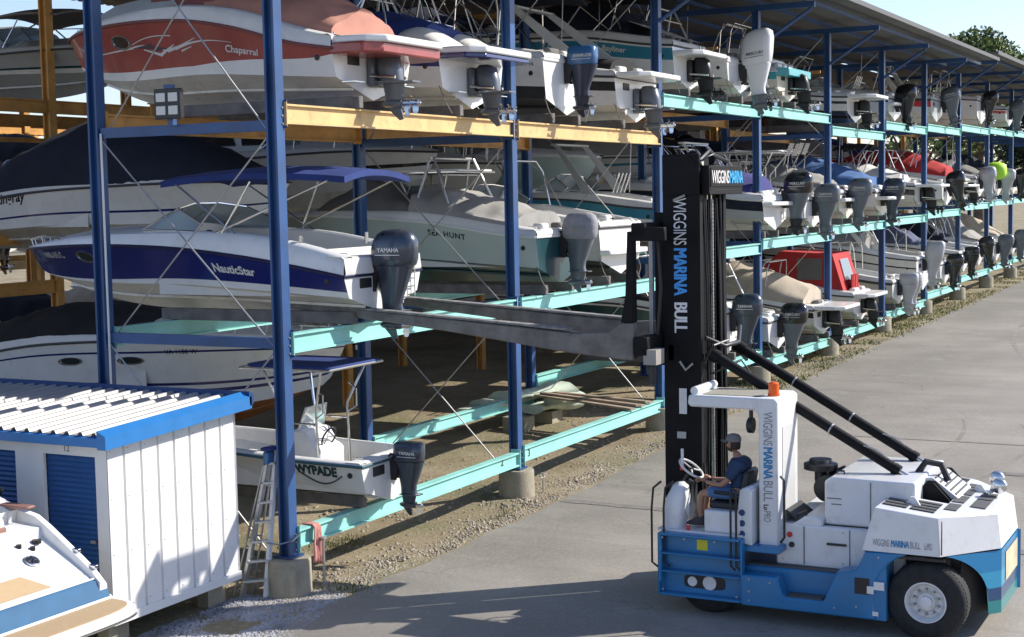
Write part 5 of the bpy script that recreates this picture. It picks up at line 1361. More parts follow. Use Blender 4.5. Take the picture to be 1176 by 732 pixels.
# wheels
def wheel(x, y, r, w, rim, name='wheel', side=-1):
    e = bpy.data.objects.new(name, None); COL.objects.link(e); e.parent = fk; e.location = (x-tx, y-ty, r)
    mb = MB(); h = w/2
    mb.lathe([(-h,rim),(-h-.015,rim+.05),(-h,r*.9),(-h*.72,r*.985),(-h*.2,r),(h*.2,r),(h*.72,r*.985),(h,r*.9),(h+.015,rim+.05),(h,rim)], (0,0,0), 'x', TYR, 48, cap=False)
    for k in range(60):
        a = 2*pi*k/60
        mb.box((0,sin(a)*r*.992,cos(a)*r*.992),(w*.6,.03,.012),TYR,Matrix.Rotation(-a,3,'X'))
    mb.build('tyre', e, smooth=50)
    mb = MB(); q = side*h
    mb.lathe([(q*1.0,rim+.012),(q*1.02,rim-.01),(q*.8,rim-.03),(q*.5,rim-.06),(q*.45,rim*.55),(q*.62,rim*.45),(q*.7,rim*.42),(q*.7,.02)], (0,0,0), 'x', FW, 40, cap=False)
    mb.build('rim', e, smooth=40)
    mb = MB()
    for k in range(10):
        a = 2*pi*k/10; mb.disc((q*.6,sin(a)*rim*.62,cos(a)*rim*.62),.018,'x',.14,GALV,8)
    mb.lathe([(q*.68,.085),(q*.95,.08),(q*1.0,.05),(q*1.0,.004)],(0,0,0),'x',FW,20, cap=False)
    mb.build('hub', e)
    return e
wheel(19.86,4.2,.53,.36,.27); wheel(XF-.25,4.2,.53,.36,.27,side=1)
wheel(20.02,7.27,.5,.4,.26); wheel(XF-.4,7.27,.5,.4,.26,side=1)
# rear fender arch in blue + chamfer side graphics
mb = MB()
A = [(19.6,3.98),(20.45,3.36)]
def pan(p, q, z0, z1, m, th=.05):
    p = Vector((*p,0)); q = Vector((*q,0)); d = (q-p).normalized(); n = Vector((-d.y,d.x,0))*th
    if n.x < 0: n = -n
    mb.add([p+Vector((0,0,z0)),q+Vector((0,0,z0)),q+Vector((0,0,z1)),p+Vector((0,0,z1)),p+n+Vector((0,0,z0)),q+n+Vector((0,0,z0)),q+n+Vector((0,0,z1)),p+n+Vector((0,0,z1))],[(0,1,2,3),(4,7,6,5),(0,4,5,1),(3,2,6,7),(0,3,7,4),(1,5,6,2)],m)
# rear corner panels: upper white counterweight built below, lower blue panels
def lp(t): return (A[0][0]+(A[1][0]-A[0][0])*t, A[0][1]+(A[1][1]-A[0][1])*t)
P0, P1 = lp(0), lp(1)
NT = 28
for m, f0, f1 in ((FG,.66,1.),(FGC,.40,.66),(FGD,.2,.40),(FGG,0.,.2)):
    vs = []
    for k in range(NT+1):
        t = k/NT; p = lp(t); dy = 4.2-p[1]; lo = .53+sqrt(max(0,.7**2-dy**2)) if dy < .7 else .3
        if dy < .7 and lo < .56: lo = .3
        hi = 1.18-.03*t; z0 = .3+.87*f0; z1 = .3+.87*f1 if f1 < 1 else hi
        a_ = min(max(lo,z0),hi); b__ = min(max(lo,z1),hi)
        vs.append([Vector((p[0],p[1],a_)),Vector((p[0],p[1],b__))])
    mb.loft(vs, m, closed=False)
pan((20.09,4.05),(20.52,3.46),.3,1.14,PLAS)
x2, x3 = 20.45, 21.75
mb.bb(x2,x3,3.36,3.42,.874,1.15,FG); mb.bb(x2,x3,3.361,3.42,.648,.874,FGC); mb.bb(x2,x3,3.36,3.42,.474,.648,FGD); mb.bb(x2,x3,3.361,3.42,.3,.474,FGG)
pan((21.75,3.36),(22.5,3.98),.32,1.16,FG)
fo(mb, 'rear_panel', smooth=20)
mb = MB(); mb.add([(20.75,3.352,.66),(21.7,3.352,.66),(21.7,3.352,1.06),(20.75,3.352,1.06)],[(0,1,2,3)],mat('poster_sand',(.6,.5,.33),.4,var=.25,vs=4)); fo(mb,'rear_plate')
mb = MB(); mb.bb(20.15,22.1,3.85,4.75,.3,1.12,PLAS); mb.bb(XN+.04,20.14,3.95,4.7,1.1,1.14,PLAS); mb.prism([(4.7,.24),(4.7,1.1),(4.85,1.15),(4.9,.24)],'x',XN+.02,XF-.02,FB); fo(mb,'axle_housing')
# counterweight (white), top with grilles
mb = MB()
zt = 1.68
fp = [(19.6,5.02),(19.6,4.0),(20.42,3.36),(21.78,3.36),(22.5,4.0),(22.5,5.02)]
lo = [Vector((x,y,1.18)) for x,y in fp]
hi = [Vector((19.63,4.86,1.76)),Vector((19.63,4.03,1.68)),Vector((20.45,3.42,1.64)),Vector((21.76,3.42,1.64)),Vector((22.47,4.03,1.68)),Vector((22.47,4.86,1.76))]
hi2 = [Vector((19.72,4.82,1.79)),Vector((19.72,4.07,1.71)),Vector((20.48,3.5,1.67)),Vector((21.73,3.5,1.67)),Vector((22.38,4.07,1.71)),Vector((22.38,4.82,1.79))]
mb.loft([lo,hi,hi2], FW, closed=False)
mb.add(lo+hi, [(0,5,11,6)], FW)
mb.add([Vector((19.72,4.82,1.79)),Vector((19.72,4.07,1.71)),Vector((20.5,4.07,1.71)),Vector((20.5,4.82,1.79))],[(0,1,2,3)],FW)
mb.add([Vector((21.75,4.82,1.79)),Vector((21.75,4.07,1.71)),Vector((22.38,4.07,1.71)),Vector((22.38,4.82,1.79))],[(0,1,2,3)],FW)
mb.add([Vector((19.72,4.07,1.71)),Vector((20.48,3.5,1.67)),Vector((21.73,3.5,1.67)),Vector((22.38,4.07,1.71))],[(0,1,2,3)],FW)
mb.bb(XN-.004,XN+.02,3.97,3.985,1.2,1.66,PLAS)
mb.bb(20.62,21.75,4.1,4.9,1.35,1.5,PLAS)
mb.bb(19.62,XF-.02,4.5,5.0,1.16,1.2,PLAS)
cw = fo(mb, 'counterweight', bevel=.018, smooth=30)
mb = MB()
def gr(c, sx, sy, rx=0, rz=0):
    mb.box(c,(sx,sy,.012),GRL,Matrix.Rotation(rz,3,'Z')@Matrix.Rotation(rx,3,'X'))
rx = math.atan2(.08,.75)
for x in (19.82,19.98,20.14,20.3): 
    for y in (4.27,4.63):
        if x > 20.2 and y > 4.5: continue
        gr((x,y,1.724+.107*(y-4.07)),.085,.32,rx)
for x in (21.9,22.06,22.22):
    for y in (4.27,4.63): gr((x,y,1.724+.107*(y-4.07)),.085,.32,rx)
for x, w_ in ((20.3,.4),(20.85,.44),(21.4,.44),(21.85,.26)): gr((x,3.97,1.712),w_,.16,.07)
for x in (20.7,21.25): gr((x,3.68,1.692),.46,.2,.07)
fo(mb, 'grille', cw if False else None)
mb = MB(); 
for x_,y_,z_ in ((20.06,4.45,1.75),(21.55,3.85,1.69)): mb.prism([(y_-.1,z_),(y_-.03,z_+.11),(y_+.03,z_+.11),(y_+.1,z_)],'x',x_-.02,x_+.02,FW)
[setattr(o,'parent',fk) or setattr(o,'location',(-tx,-ty,0)) for o in mb.build_each('lifting_eye')]
def fit(name, st, o, ux, uy, ln, h, m, par, bold=0.):
    vs, fs = text_verts(st, 1., 0, .95); w = max(v[0] for v in vs); hh = max(v[1] for v in vs)
    o = Vector(o); ux = Vector(ux).normalized(); uy = Vector(uy).normalized()
    mb = MB(); nn = uy.cross(ux).normalized(); nn = nn if nn.x < 0 or nn.y < 0 else -nn
    for k in ((-1,0,1) if bold else (0,)):
        mb.add([o+nn*(.0007*(k+1))+ux*(v[0]*ln/w+k*h*.045)+uy*(v[1]*h/hh) for v in vs], fs, m)
    return mb.build(name, par, smooth=0)
LG = mat('letter_grey',(.2,.21,.24),.4)
for st, ya, yb_, m, bd in (('WIGGINS',4.88,4.66,LG,0),('MARINA',4.64,4.4,FG,.006),('BULL',4.39,4.25,LG,0),('LoPRO',4.2,4.1,LG,.0)):
    fit('truck_lettering',st,(XN-.0-tx,ya-ty,1.26),(0,-1,0),(.09,0,1),ya-yb_,.09,m,fk,bd)
# hood
mb = MB()
mb.prism([(5.7,1.35),(5.7,1.96),(5.6,2.02),(4.45,2.02),(4.45,1.35)],'x',20.2,22.1,FW); fo(mb,'engine_hood',bevel=.03,seg=2)
mb = MB(); mb.prism([(4.45,1.5),(4.45,1.98),(4.35,1.98),(4.0,1.72),(4.0,1.5)],'x',20.85,21.75,FW); 
for k in range(5): mb.box((21.3,4.33-.07*k,1.975-.052*k),(.8,.03,.012),GRL,Matrix.Rotation(.64,3,'X'))
fo(mb,'louvred_hood',bevel=.01)
mb = MB(); mb.bb(20.05,22.3,4.55,6.35,.76,1.34,FW); mb.prism([(6.35,.9),(6.35,1.2),(5.95,1.45),(5.7,1.45),(5.7,.9)],'x',20.1,22.2,FW); fo(mb,'body_side',bevel=.025)
mb = MB()
mb.bb(20.036,20.05,5.94,5.95,.8,1.33,GRL); mb.bb(20.192,20.2,4.5,5.7,1.335,1.35,PLAS)
for y,z,r,m in ((6.15,1.2,.04,BRED),(6.12,1.06,.04,PLAS)): mb.disc((20.04,y,z),r,'x',.02,m,16)
mb.bb(20.02,20.05,5.35,5.62,1.1,1.13,PLAS); mb.bb(20.19,20.2,5.46,5.66,1.72,1.73,GRL); mb.bb(20.19,20.2,5.46,5.6,1.64,1.65,GRL)
mb.tube([(20.5,5.6,2.02),(20.5,5.6,2.06),(20.5,5.5,2.06),(20.5,5.5,2.02)],.015,PLAS,6); mb.tube([(20.3,6.1,1.36),(20.3,6.1,1.44),(20.3,5.98,1.5),(20.3,5.98,1.42)],.015,PLAS,6)
fo(mb,'handle')
mb = MB(); mb.box((20.55,6.05,1.36),(.7,.03,.5),PLAS,Matrix.Rotation(-.95,3,'X')); fo(mb,'cover_seam')
mb = MB()
mb.bb(20.192,20.2,5.05,5.06,1.36,1.98,GRL); mb.bb(20.04,20.05,5.3,5.308,.8,1.33,GRL); mb.bb(20.04,20.05,4.95,4.958,.8,1.33,GRL)
fo(mb,'panel_seam',smooth=0)
mb = MB()
for y_,z_ in ((6.78,1.1),(7.1,1.1),(7.55,1.1),(7.88,1.1),(6.78,.35),(7.88,.35),(6.6,.62),(6.3,.6),(6.6,.32),(5.4,.35),(5.1,1.1),(4.8,1.1),(5.1,.4),(6.6,.45)): mb.disc((XN-.003,y_,z_),.014,'x',.012,GALV,8)
for y_,z_ in ((6.25,.85),(6.25,1.28),(5.4,.85),(5.4,1.28),(5.0,.85),(5.0,1.28)): mb.disc((20.046,y_,z_),.012,'x',.012,GALV,8)
fo(mb,'panel_bolt',smooth=0)
# air cleaner
mb = MB(); mb.lathe([(-.06,.22),(-.05,.25),(.03,.25),(.05,.18),(.1,.16)],(21.5,6.12,1.93),'z',PLAS,28); mb.tube([(21.5,6.12,1.9),(21.5,6.12,1.7)],.09,PLAS,12); mb.lathe([(-.24,.12),(-.22,.2),(.22,.2),(.24,.12)],(21.55,5.98,1.62),'x',PLAS,28)
mb.tube([(21.6,5.98,1.75),(21.6,5.8,1.85),(21.6,5.66,1.72)],.09,PLAS,12); fo(mb,'air_cleaner',smooth=50)
# ROPS pillar and canopy
mb = MB(); mb.prism([(6.27,1.0),(6.27,3.08),(6.33,3.12),(7.58,3.12),(7.6,3.0),(7.56,2.95),(6.62,2.95),(6.55,2.88),(6.55,1.0)],'x',19.9,20.85,FW)
fo(mb,'cab_pillar',bevel=.025,seg=2)
mb = MB(); mb.add([(20.02,6.55,3.127),(20.75,6.55,3.127),(20.75,7.42,3.127),(20.02,7.42,3.127)],[(0,1,2,3)],mat('canopy_mesh',(.32,.3,.24),.6,bump=.5,bs=90)); mb.bb(20.1,20.68,6.262,6.27,1.15,2.7,mat('pillar_panel',(.5,.5,.49),.5)); fo(mb,'canopy_panel')
mb = MB(); mb.tube([(19.98,7.52,3.17),(20.8,7.52,3.17)],.06,FW,12); fo(mb,'canopy_roll')
mb = MB(); mb.lathe([(0,.085),(.03,.085),(.03,.075),(.17,.075),(.19,.05)],(20.2,6.42,3.125),'z',ORG,20); fo(mb,'beacon')
for st, z0_, z1_, m, bd, h_ in (('WIGGINS',2.93,2.46,LG,0,.13),('MARINA',2.44,1.99,FG,.006,.13),('BULL',1.97,1.67,LG,0,.13),('Lo',1.63,1.55,BLK,.03,.07),('PRO',1.54,1.38,LG,0,.1)):
    fit('pillar_lettering',st,(19.895-tx,6.475-ty,z0_),(0,0,-1),(0,-1,0),z0_-z1_,h_,m,fk,bd)
mb = MB(); mb.tube([(19.85,6.22,2.05),(19.83,6.16,2.0),(19.83,6.16,1.2),(19.85,6.22,1.12)],.018,PLAS,8); fo(mb,'grab_rail')
mb = MB(); mb.disc((19.98,6.68,2.72),.11,'y',.07,PLAS,20); mb.tube([(19.98,6.68,2.93),(19.98,6.68,2.8)],.03,PLAS,8); mb.lathe([(0,.1),(.01,.08)],(19.98,6.72,2.72),'y',STEEL,16); fo(mb,'work_lamp')
mb = MB(); mb.bb(19.75,20.95,6.2,6.75,.97,1.06,FB); fo(mb,'pillar_foot',bevel=.01)
# operator station
mb = MB(); mb.bb(19.72,20.7,6.72,8.0,1.17,1.2,FW); fo(mb,'floor_plate')
mb = MB(); mb.bb(19.72,20.6,6.75,7.3,1.2,1.52,FW); mb.prism([(6.6,1.05),(6.6,1.84),(6.68,1.88),(6.78,1.84),(6.86,1.1)],'x',19.74,20.6,FW); fo(mb,'seat_box',bevel=.03,seg=2)
mb = MB()
for z in (1.52,1.37,1.22): mb.disc((19.735,6.74,z),.045,'x',.02,FGD,16)
[setattr(o,'parent',fk) or setattr(o,'location',(-tx,-ty,0)) for o in mb.build_each('gauge')]
mb = MB(); R = []
for z, a, b_, cy in ((1.18,.2,.16,7.83),(1.4,.22,.17,7.82),(1.62,.2,.15,7.78),(1.8,.13,.1,7.74),(1.84,.06,.05,7.74)): R.append([Vector((x,y,z)) for x,y in sup(19.98,cy,a,b_,18,3)])
mb.loft(R,FW,cap=True); fo(mb,'dash_console',smooth=50)
mb = MB()
for x,y in ((19.62,8.02),(19.68,7.86)): mb.tube([(x,y-.12,1.9),(x,y,1.8),(x,y+.03,1.5),(x-.0,y+.03,.72),(x,y-.06,.66)],.017,PLAS,8)
for y in (6.86,6.78): mb.tube([(19.6,y,1.86),(19.6,y,.78),(19.62,y-.06,.72)],.017,PLAS,8)
mb.tube([(19.6,6.86,1.86),(19.6,6.78,1.86)],.017,PLAS,8)
[setattr(o,'parent',fk) or setattr(o,'location',(-tx,-ty,0)) for o in mb.build_each('grab_rail')]
mb = MB()
mb.tube([(20.05,7.8,1.6),(20.08,7.62,1.86)],.035,PLAS,8)
for x in (20.1,20.3,20.45): mb.tube([(x,7.75,1.3),(x+.03,7.7,1.75)],.02,PLAS,6); mb.disc((x+.03,7.7,1.77),.03,'z',.05,PLAS,10)
mb.bb(20.15,20.6,7.72,7.98,1.2,1.75,PLAS); fo(mb,'control_lever')
mb = MB(); c = Vector((20.12,7.63,2.02)); u = Vector((1,0,0)); v = Vector((0,-.8,-.6))
mb.tube([c+u*cos(a)*.2+v*sin(a)*.2 for a in [2*pi*k/24 for k in range(25)]],.016,UPH,8,cap=False)
for a in (.5,2.6,4.7): mb.tube([c,c+u*cos(a)*.2+v*sin(a)*.2],.012,UPH,6)
mb.disc(c,.04,'z',.03,PLAS,12); mb.tube([c,(20.08,7.74,1.84)],.022,PLAS,8); fo(mb,'steering_wheel')
mb = MB(); mb.box((20.12,7.02,1.56),(.5,.5,.12),PLAS); fo(mb,'seat_cushion',bevel=.04,seg=2)
mb = MB(); mb.box((20.12,6.77,1.83),(.48,.1,.5),PLAS,Matrix.Rotation(.16,3,'X')); fo(mb,'seat_back',bevel=.045,seg=2)
mb = MB()
for x in (19.84,20.4): mb.tube([(x,6.8,1.7),(x,6.95,1.75),(x,7.18,1.76)],.028,PLAS,8)
fo(mb,'armrest')
mb = MB(); mb.disc((19.76,7.55,1.22),.03,'z',.1,BRED,10); mb.tube([(20.0,7.72,2.05),(20.0,7.72,2.32)],.022,FW,8); mb.disc((20.0,7.72,2.04),.035,'z',.05,BRED,12); fo(mb,'extinguisher')
# mast
def chan(mb, x, y0, y1, z0, z1, side, m=MK, w=.12, t=.035):
    # C channel: web on x, flanges towards side
    s_ = side
    poly = [(x,y0),(x+s_*w,y0),(x+s_*w,y0+t),(x+s_*t,y0+t),(x+s_*t,y1-t),(x+s_*w,y1-t),(x+s_*w,y1),(x,y1)]
    mb.prism(poly,'z',z0,z1,m)
mast = bpy.data.objects.new('mast', None); COL.objects.link(mast); mast.parent = fk; mast.location = (20.7-tx, 7.9-ty, 0); mast.scale = (.8,1,1)
def mo(mb, name, **k):
    o = mb.build(name, mast, **k); return o
mb = MB()
chan(mb,0,-.22,.36,.35,6.1,1,w=.14); chan(mb,1.42,-.22,.36,.35,6.1,-1,w=.14)
mo(mb,'outer_upright',smooth=0)
mb = MB(); chan(mb,.16,-.2,.2,.6,6.35,1,w=.13); chan(mb,1.26,-.2,.2,.6,6.35,-1,w=.13); mo(mb,'inner_upright',smooth=0)
mb = MB(); chan(mb,.32,-.05,.28,.9,6.2,1,w=.1); chan(mb,1.10,-.05,.28,.9,6.2,-1,w=.1); mo(mb,'carriage_upright',smooth=0)
mb = MB()
mb.bb(-.02,.06,-.22,.36,6.0,6.55,MK); mb.prism([(-.22,5.95),(-.22,6.3),(-.1,6.52),(.3,6.55),(.3,5.95)],'x',-.03,.16,MK); mb.bb(.0,1.42,.24,.32,6.1,6.42,MK); mb.bb(0,1.42,-.34,-.22,.5,.8,MK); mb.bb(0,1.42,.2,.3,3.5,3.75,MK); mb.bb(0,1.42,.2,.3,.5,.9,MK)
mb.bb(.05,1.42,-.3,-.24,1.0,1.3,MK)
mb.build_each('cross_member',mast,bevel=.012)
mb = MB(); mb.bb(.1,1.95,-.34,-.2,6.02,6.38,MK); mb.prism([(.1,-.34),(1.95,-.34),(2.02,-.2),(1.8,.06),(.1,.06)],'z',5.95,6.03,MK); mo(mb,'head_beam',bevel=.01)
for x, r in ((.42,.06),(.62,.045),(.84,.06),(1.02,.045)):
    mb = MB(); mb.tube([(x,-.12,.6),(x,-.12,5.98)],r,MK,14); mb.tube([(x-.07,-.17,.8),(x-.07,-.17,5.95)],.012,HYD if x in(.62,.84) else MK,6); mo(mb,'lift_cylinder')
for cx_ in (.73,.5):
    mb = MB(); zz = [.9+.03*k for k in range(167)]
    mb.tube([(cx_,-.2,z) for z in zz],.02,GALV if cx_ > .6 else MK,6,rs=[.017 if k%2 else .013 for k in range(167)])
    mo(mb,'lift_chain',smooth=0)
mb = MB()
for k,x in enumerate((.25,.34,.95,1.15)): mb.tube([(x,-.24-.02*k,1.2),(x+.02,-.26,3),(x-.02,-.25,4.6),(x,-.2,5.9)],.016,PLAS,6)
mb.tube([(.1,-.26,3.85),(.3,-.5,3.72),(.9,-.55,3.74),(1.5,-.4,3.85),(1.9,-.3,3.9)],.035,PLAS,8)
mb.tube([(.1,-.25,3.5),(.05,-.4,3.75),(.5,-.5,3.8)],.02,PLAS,6); mb.tube([(.2,-.3,3.3),(.5,-.7,3.5),(.9,-.8,3.2)],.016,PLAS,6)
mb.tube([(.0,-.25,2.0),(-.1,-.3,1.6),(-.12,-.1,1.2)],.02,PLAS,6)
mb.tube([(-.02,-.1,6.3),(.1,-.3,6.5),(.5,-.3,6.55)],.015,PLAS,6)
mb.build_each('hydraulic_hose',mast,smooth=60)
mb = MB(); mb.disc((.08,-.235,6.42),.05,'y',.03,STEEL,14); mb.bb(-.025,-.02,.02,.16,2.35,2.45,GREYH); mb.bb(-.034,-.03,.0,.12,2.72,3.1,FW); mb.tube([(-.04,.0,5.95),(-.04,.18,5.88)],.02,GALV,6); mb.tube([(-.04,-.1,3.48),(-.08,0,3.38),(-.05,.1,3.5)],.02,GALV,6); mo(mb,'fitting')
for st, z0_, z1_, m, bd in (('WIGGINS',5.91,5.22,FW,0),('MARINA',5.18,4.48,mat('mast_letter_blue',(.03,.3,.75),.4),.006),('BULL',4.38,3.93,FW,.006)):
    fit('mast_lettering',st,(-.005,.19,z0_),(0,0,-1),(0,-1,0),z0_-z1_,.2,m,mast,bd)
mb = MB(); mb.bb(.16,1.93,-.352,-.342,6.07,6.34,MK); mo(mb,'sign_plate')
for st, x0_, m, sc_, bd in (('WIGGINS',.2,FW,.95,.002),('MARINA',1.17,mat('sign_blue',(.02,.45,.9),.4),.76,.002)):
    vs, fs = text_verts(st, .27, bd, .9); ln = max(v[0] for v in vs)
    mb = MB(); mb.add([(x0_+v[0]*sc_/ln,-.356,6.12+v[1]) for v in vs], fs, m); mb.build('sign_lettering', mast, smooth=0)
mb = MB()
for x0_, x1_, y_ in ((.0,1.42,-.2),): mb.tube([(.2,-.15,6.44),(.6,-.2,6.6),(1.1,-.1,6.55),(1.6,-.2,6.45)],.03,PLAS,6); mb.bb(.5,.9,-.1,.1,6.38,6.5,MK); mb.disc((1.2,0,6.5),.12,'x',.06,MK,16); mb.disc((.4,0,6.48),.12,'x',.06,MK,16)
mo(mb,'chain_pulley')
# stay cylinders from the mast to the rear deck
for xt, xb in ((20.85,20.75),(22.0,21.85)):
    e = bpy.data.objects.new('tilt_cylinder', None); COL.objects.link(e); e.parent = fk; e.location = (-tx,-ty,0)
    a = Vector((xt,7.58,3.62)); bq = Vector((xb,4.3,1.78)); d = (bq-a)
    mb = MB(); mb.tube([a, a+d*.835],.075,MK,14); mb.tube([a+d*.825,a+d*.85],.085,MK,14); mb.tube([a-d*.01,a+d*.04],.1,MK,12)
    mb.build('barrel', e, smooth=50)
    mb = MB(); mb.tube([a+d*.8,bq],.035,HYD,10); mb.build('rod', e)
    mb = MB()
    for q in (.28,.55): mb.tube([a+d*q,a+d*(q+.006)],.08,GALV,14)
    mb.tube([a+d*.7+Vector((-.06,0,.07)),a+d*.76+Vector((-.06,0,.13)),a+d*.8+Vector((-.04,0,.1))],.012,GALV,6); mb.build('clamp', e)
    mb = MB()
    for sx in (-.07,.05): mb.prism([(bq.y+.3,1.62),(bq.y+.12,2.05-.1),(bq.y-.0,1.95),(bq.y-.3,1.62)],'x',bq.x+sx-.015,bq.x+sx+.02,MK)
    mb.box((bq.x,bq.y,1.62),(.34,.6,.04),MK); mb.build('clevis', e, bevel=.01)
mb = MB(); mb.tube([(21.05,4.6,2.0),(21.1,4.5,2.16),(21.15,4.3,2.12),(21.15,4.2,1.9)],.05,PLAS,8); fo(mb,'hose')
mb = MB(); mb.lathe([(-.05,.05),(-.02,.1),(.03,.11),(.05,.1)],(21.35,3.55,1.83),'x',STEEL,16); mb.lathe([(-.05,.05),(-.02,.1),(.03,.11),(.05,.1)],(21.75,3.65,1.86),'x',STEEL,16); mb.tube([(21.25,3.65,1.76),(21.8,3.7,1.78)],.02,GALV,6); mb.tube([(21.35,3.65,1.74),(21.35,3.55,1.83)],.02,GALV,6); fo(mb,'rear_lamp')
# fork carriage
cg = bpy.data.objects.new('fork_carriage', None); COL.objects.link(cg); cg.parent = fk; cg.location = (-tx,-ty,0)
def co(mb,name,**k): return mb.build(name,cg,**k)
mb = MB()
mb.bb(20.1,22.75,8.3,8.52,5.36,5.56,MK); mb.bb(20.1,22.75,8.28,8.5,3.62,3.9,MK)
for x in (20.95,21.75): mb.bb(x,x+.12,8.2,8.5,3.4,5.7,MK)
mb.bb(20.75,22.1,8.18,8.3,4.4,4.6,MK)
mb.bb(20.1,20.2,8.0,8.52,5.3,5.5,MK)
co(mb,'carriage_frame',bevel=.015)
mb = MB()
for x in (20.62,21.35,22.3): mb.bb(x,x+.06,8.4,8.46,3.9,5.36,GALV if x<21 else MK)
co(mb,'load_guard')
mb = MB()
mb.bb(20.1,20.42,8.15,8.35,3.5,3.72,mat('block_steel',(.3,.28,.25),.6,var=.2)); mb.tube([(20.3,8.28,3.2),(20.3,8.28,3.45)],.06,PLAS,10); mb.tube([(20.55,8.3,3.9),(20.5,8.22,4.6),(20.6,8.3,5.3)],.025,PLAS,6); co(mb,'shift_block')
tl = 7.0
for x0_ in (20.22, 22.3):
    e = MB(); w = .17
    # shank + gusset + blade, in y-z; blade slopes up slightly to the tip
    s_ = .07
    yb = 8.62
    prof = [(yb-.1,4.1),(yb+.1,4.1),(yb+.3,3.96),(yb+.8,3.93),(yb+6.3,3.93+5.9*s_),(yb+6.34,3.88+5.9*s_),(yb+6.2,3.82+5.9*s_),(yb+3.,3.74+.07*2.3),(yb+1.0,3.64),(yb+.1,3.56),(yb-.1,3.55)]
    e.prism(prof,'x',x0_-w/2,x0_+w/2,FK)
    e2 = MB(); e2.prism([(yb-.1,4.105),(yb-.1,5.42),(yb-.02,5.44),(yb+.02,4.5),(yb+.1,4.105)],'x',x0_-w/2,x0_+w/2,MK); co(e2,'fork_shank',bevel=.01)
    co(e,'fork',bevel=.015)
    e = MB(); e.box((x0_,yb+3.6,3.93+.02+.07*3.0),(.2,5.3,.03),mat('fork_rubber_pad',(.2,.195,.19),.85,var=.4,vs=8,bump=.8,bs=12),Matrix.Rotation(math.atan(s_*.93),3,'X')); co(e,'fork_pad')
# ------------------------------------------------------------------ the driver
SKIN = mat('skin', (.36,.19,.12), .5, var=.06); SHIRT = mat('shirt_navy', (.02,.045,.1), .9, var=.15, vs=6, bump=1., bs=11); JEAN = mat('shorts_blue', (.07,.15,.32), .9, var=.1, bump=.2); CAP = mat('cap_grey', (.17,.17,.17), .9, bump=.2); HAIR = mat('hair_dark', (.03,.02,.015), .8); SHOE = mat('shoe_dark', (.03,.03,.035), .6)
def skin(name, verts, edges, radii, m, parent, sub=2):
    me = bpy.data.meshes.new(name); me.from_pydata([tuple(v) for v in verts], edges, [])
    o = bpy.data.objects.new(name, me); COL.objects.link(o)
    sk = o.modifiers.new('s','SKIN'); ss = o.modifiers.new('d','SUBSURF'); ss.levels = sub; ss.render_levels = sub
    bpy.context.view_layer.objects.active = o
    if not me.skin_vertices: me.attributes  # layer is added with the modifier
    for i, v in enumerate(me.skin_vertices[0].data):
        r = radii[i]; v.radius = (r,r) if not isinstance(r,tuple) else r; v.use_root = (i == 0)
    dg = bpy.context.evaluated_depsgraph_get(); dg.update()
    m2 = bpy.data.meshes.new_from_object(o.evaluated_get(dg)); 
    m2.materials.clear(); m2.materials.append(m)
    m2.polygons.foreach_set('use_smooth',[True]*len(m2.polygons))
    bpy.data.objects.remove(o)
    n = bpy.data.objects.new(name, m2); COL.objects.link(n); n.parent = parent
    return n
pe = empty('person', (20.12,6.9,1.66), 0, 'driver in navy shirt, blue shorts and grey cap seated at the forklift wheel', 'person')
def S(x,y,z): return Vector((x,y,z))
# body: pelvis at origin, facing +y
V = [S(0,0,.08), S(0,-.03,.22), S(0,-.02,.38), S(0,.0,.5), S(0,.03,.58), S(0,.065,.66)]
E_ = [(0,1),(1,2),(2,3),(3,4),(4,5)]; R_ = [(.15,.12),(.145,.115),(.165,.12),(.12,.085),(.058,.06),(.055,.055)]
def add(pts, parent, rad):
    last = parent
    for p, r in zip(pts, rad):
        V.append(p); R_.append(r); E_.append((last,len(V)-1)); last = len(V)-1
    return last
for sx in (-1,1):
    add([S(sx*.17,-.0,.47),S(sx*.22,.08,.3),S(sx*.21,.2,.19),S(sx*.15,.4,.2),S(sx*.13,.47,.215)],3,[.065,.05,.042,.03,.026])
    add([S(sx*.1,.04,.06),S(sx*.12,.3,.06),S(sx*.13,.53,.04),S(sx*.125,.56,-.16),S(sx*.12,.54,-.34),S(sx*.12,.6,-.38),S(sx*.12,.68,-.385)],0,[.09,.082,.062,.055,.036,.036,.03])
body = skin('body', V, E_, R_, SKIN, pe)
# head
hm = MB(); R = []
c = S(0,.09,.76)
for i in range(17):
    ph = pi*i/16; r0 = sin(ph); z = c.z+.125*cos(ph)
    ring = []
    for k in range(24):
        a = 2*pi*k/24; fx, fy = cos(a), sin(a)
        rx, ry = .076, .094
        if z < c.z: rx *= 1-.28*((c.z-z)/.125); ry *= 1-.12*((c.z-z)/.125)
        y = c.y+ry*r0*fy; x = c.x+rx*r0*fx
        if fy > .9 and abs(z-(c.z-.02)) < .035: y += .022*(1-abs(z-(c.z-.025))/.035)   # nose
        if fy > .6 and abs(z-(c.z+.012)) < .014: y -= .008                                # eye line
        if fy > .6 and z < c.z-.09: y += .012                                               # chin
        ring.append(Vector((x,y,z)))
    R.append(ring)
hm.loft(R,SKIN,cap=True)
for sx in (-1,1): hm.lathe([(0,.012),(.006,.03),(.014,.028),(.018,.01)],(sx*.072-.009,.085,.755),'x',SKIN,10)
hd = hm.build('head', pe, smooth=70)
mb = MB()
for sx in (-1,1): mb.lathe([(0,.001),(.003,.011),(.006,.001)],(sx*.03,.172,.772),'y',HAIR,8)
mb.box((0,.176,.7),(.045,.008,.008),mat('lips',(.28,.1,.08),.5)); mb.build('face_detail', pe)
mb = MB()
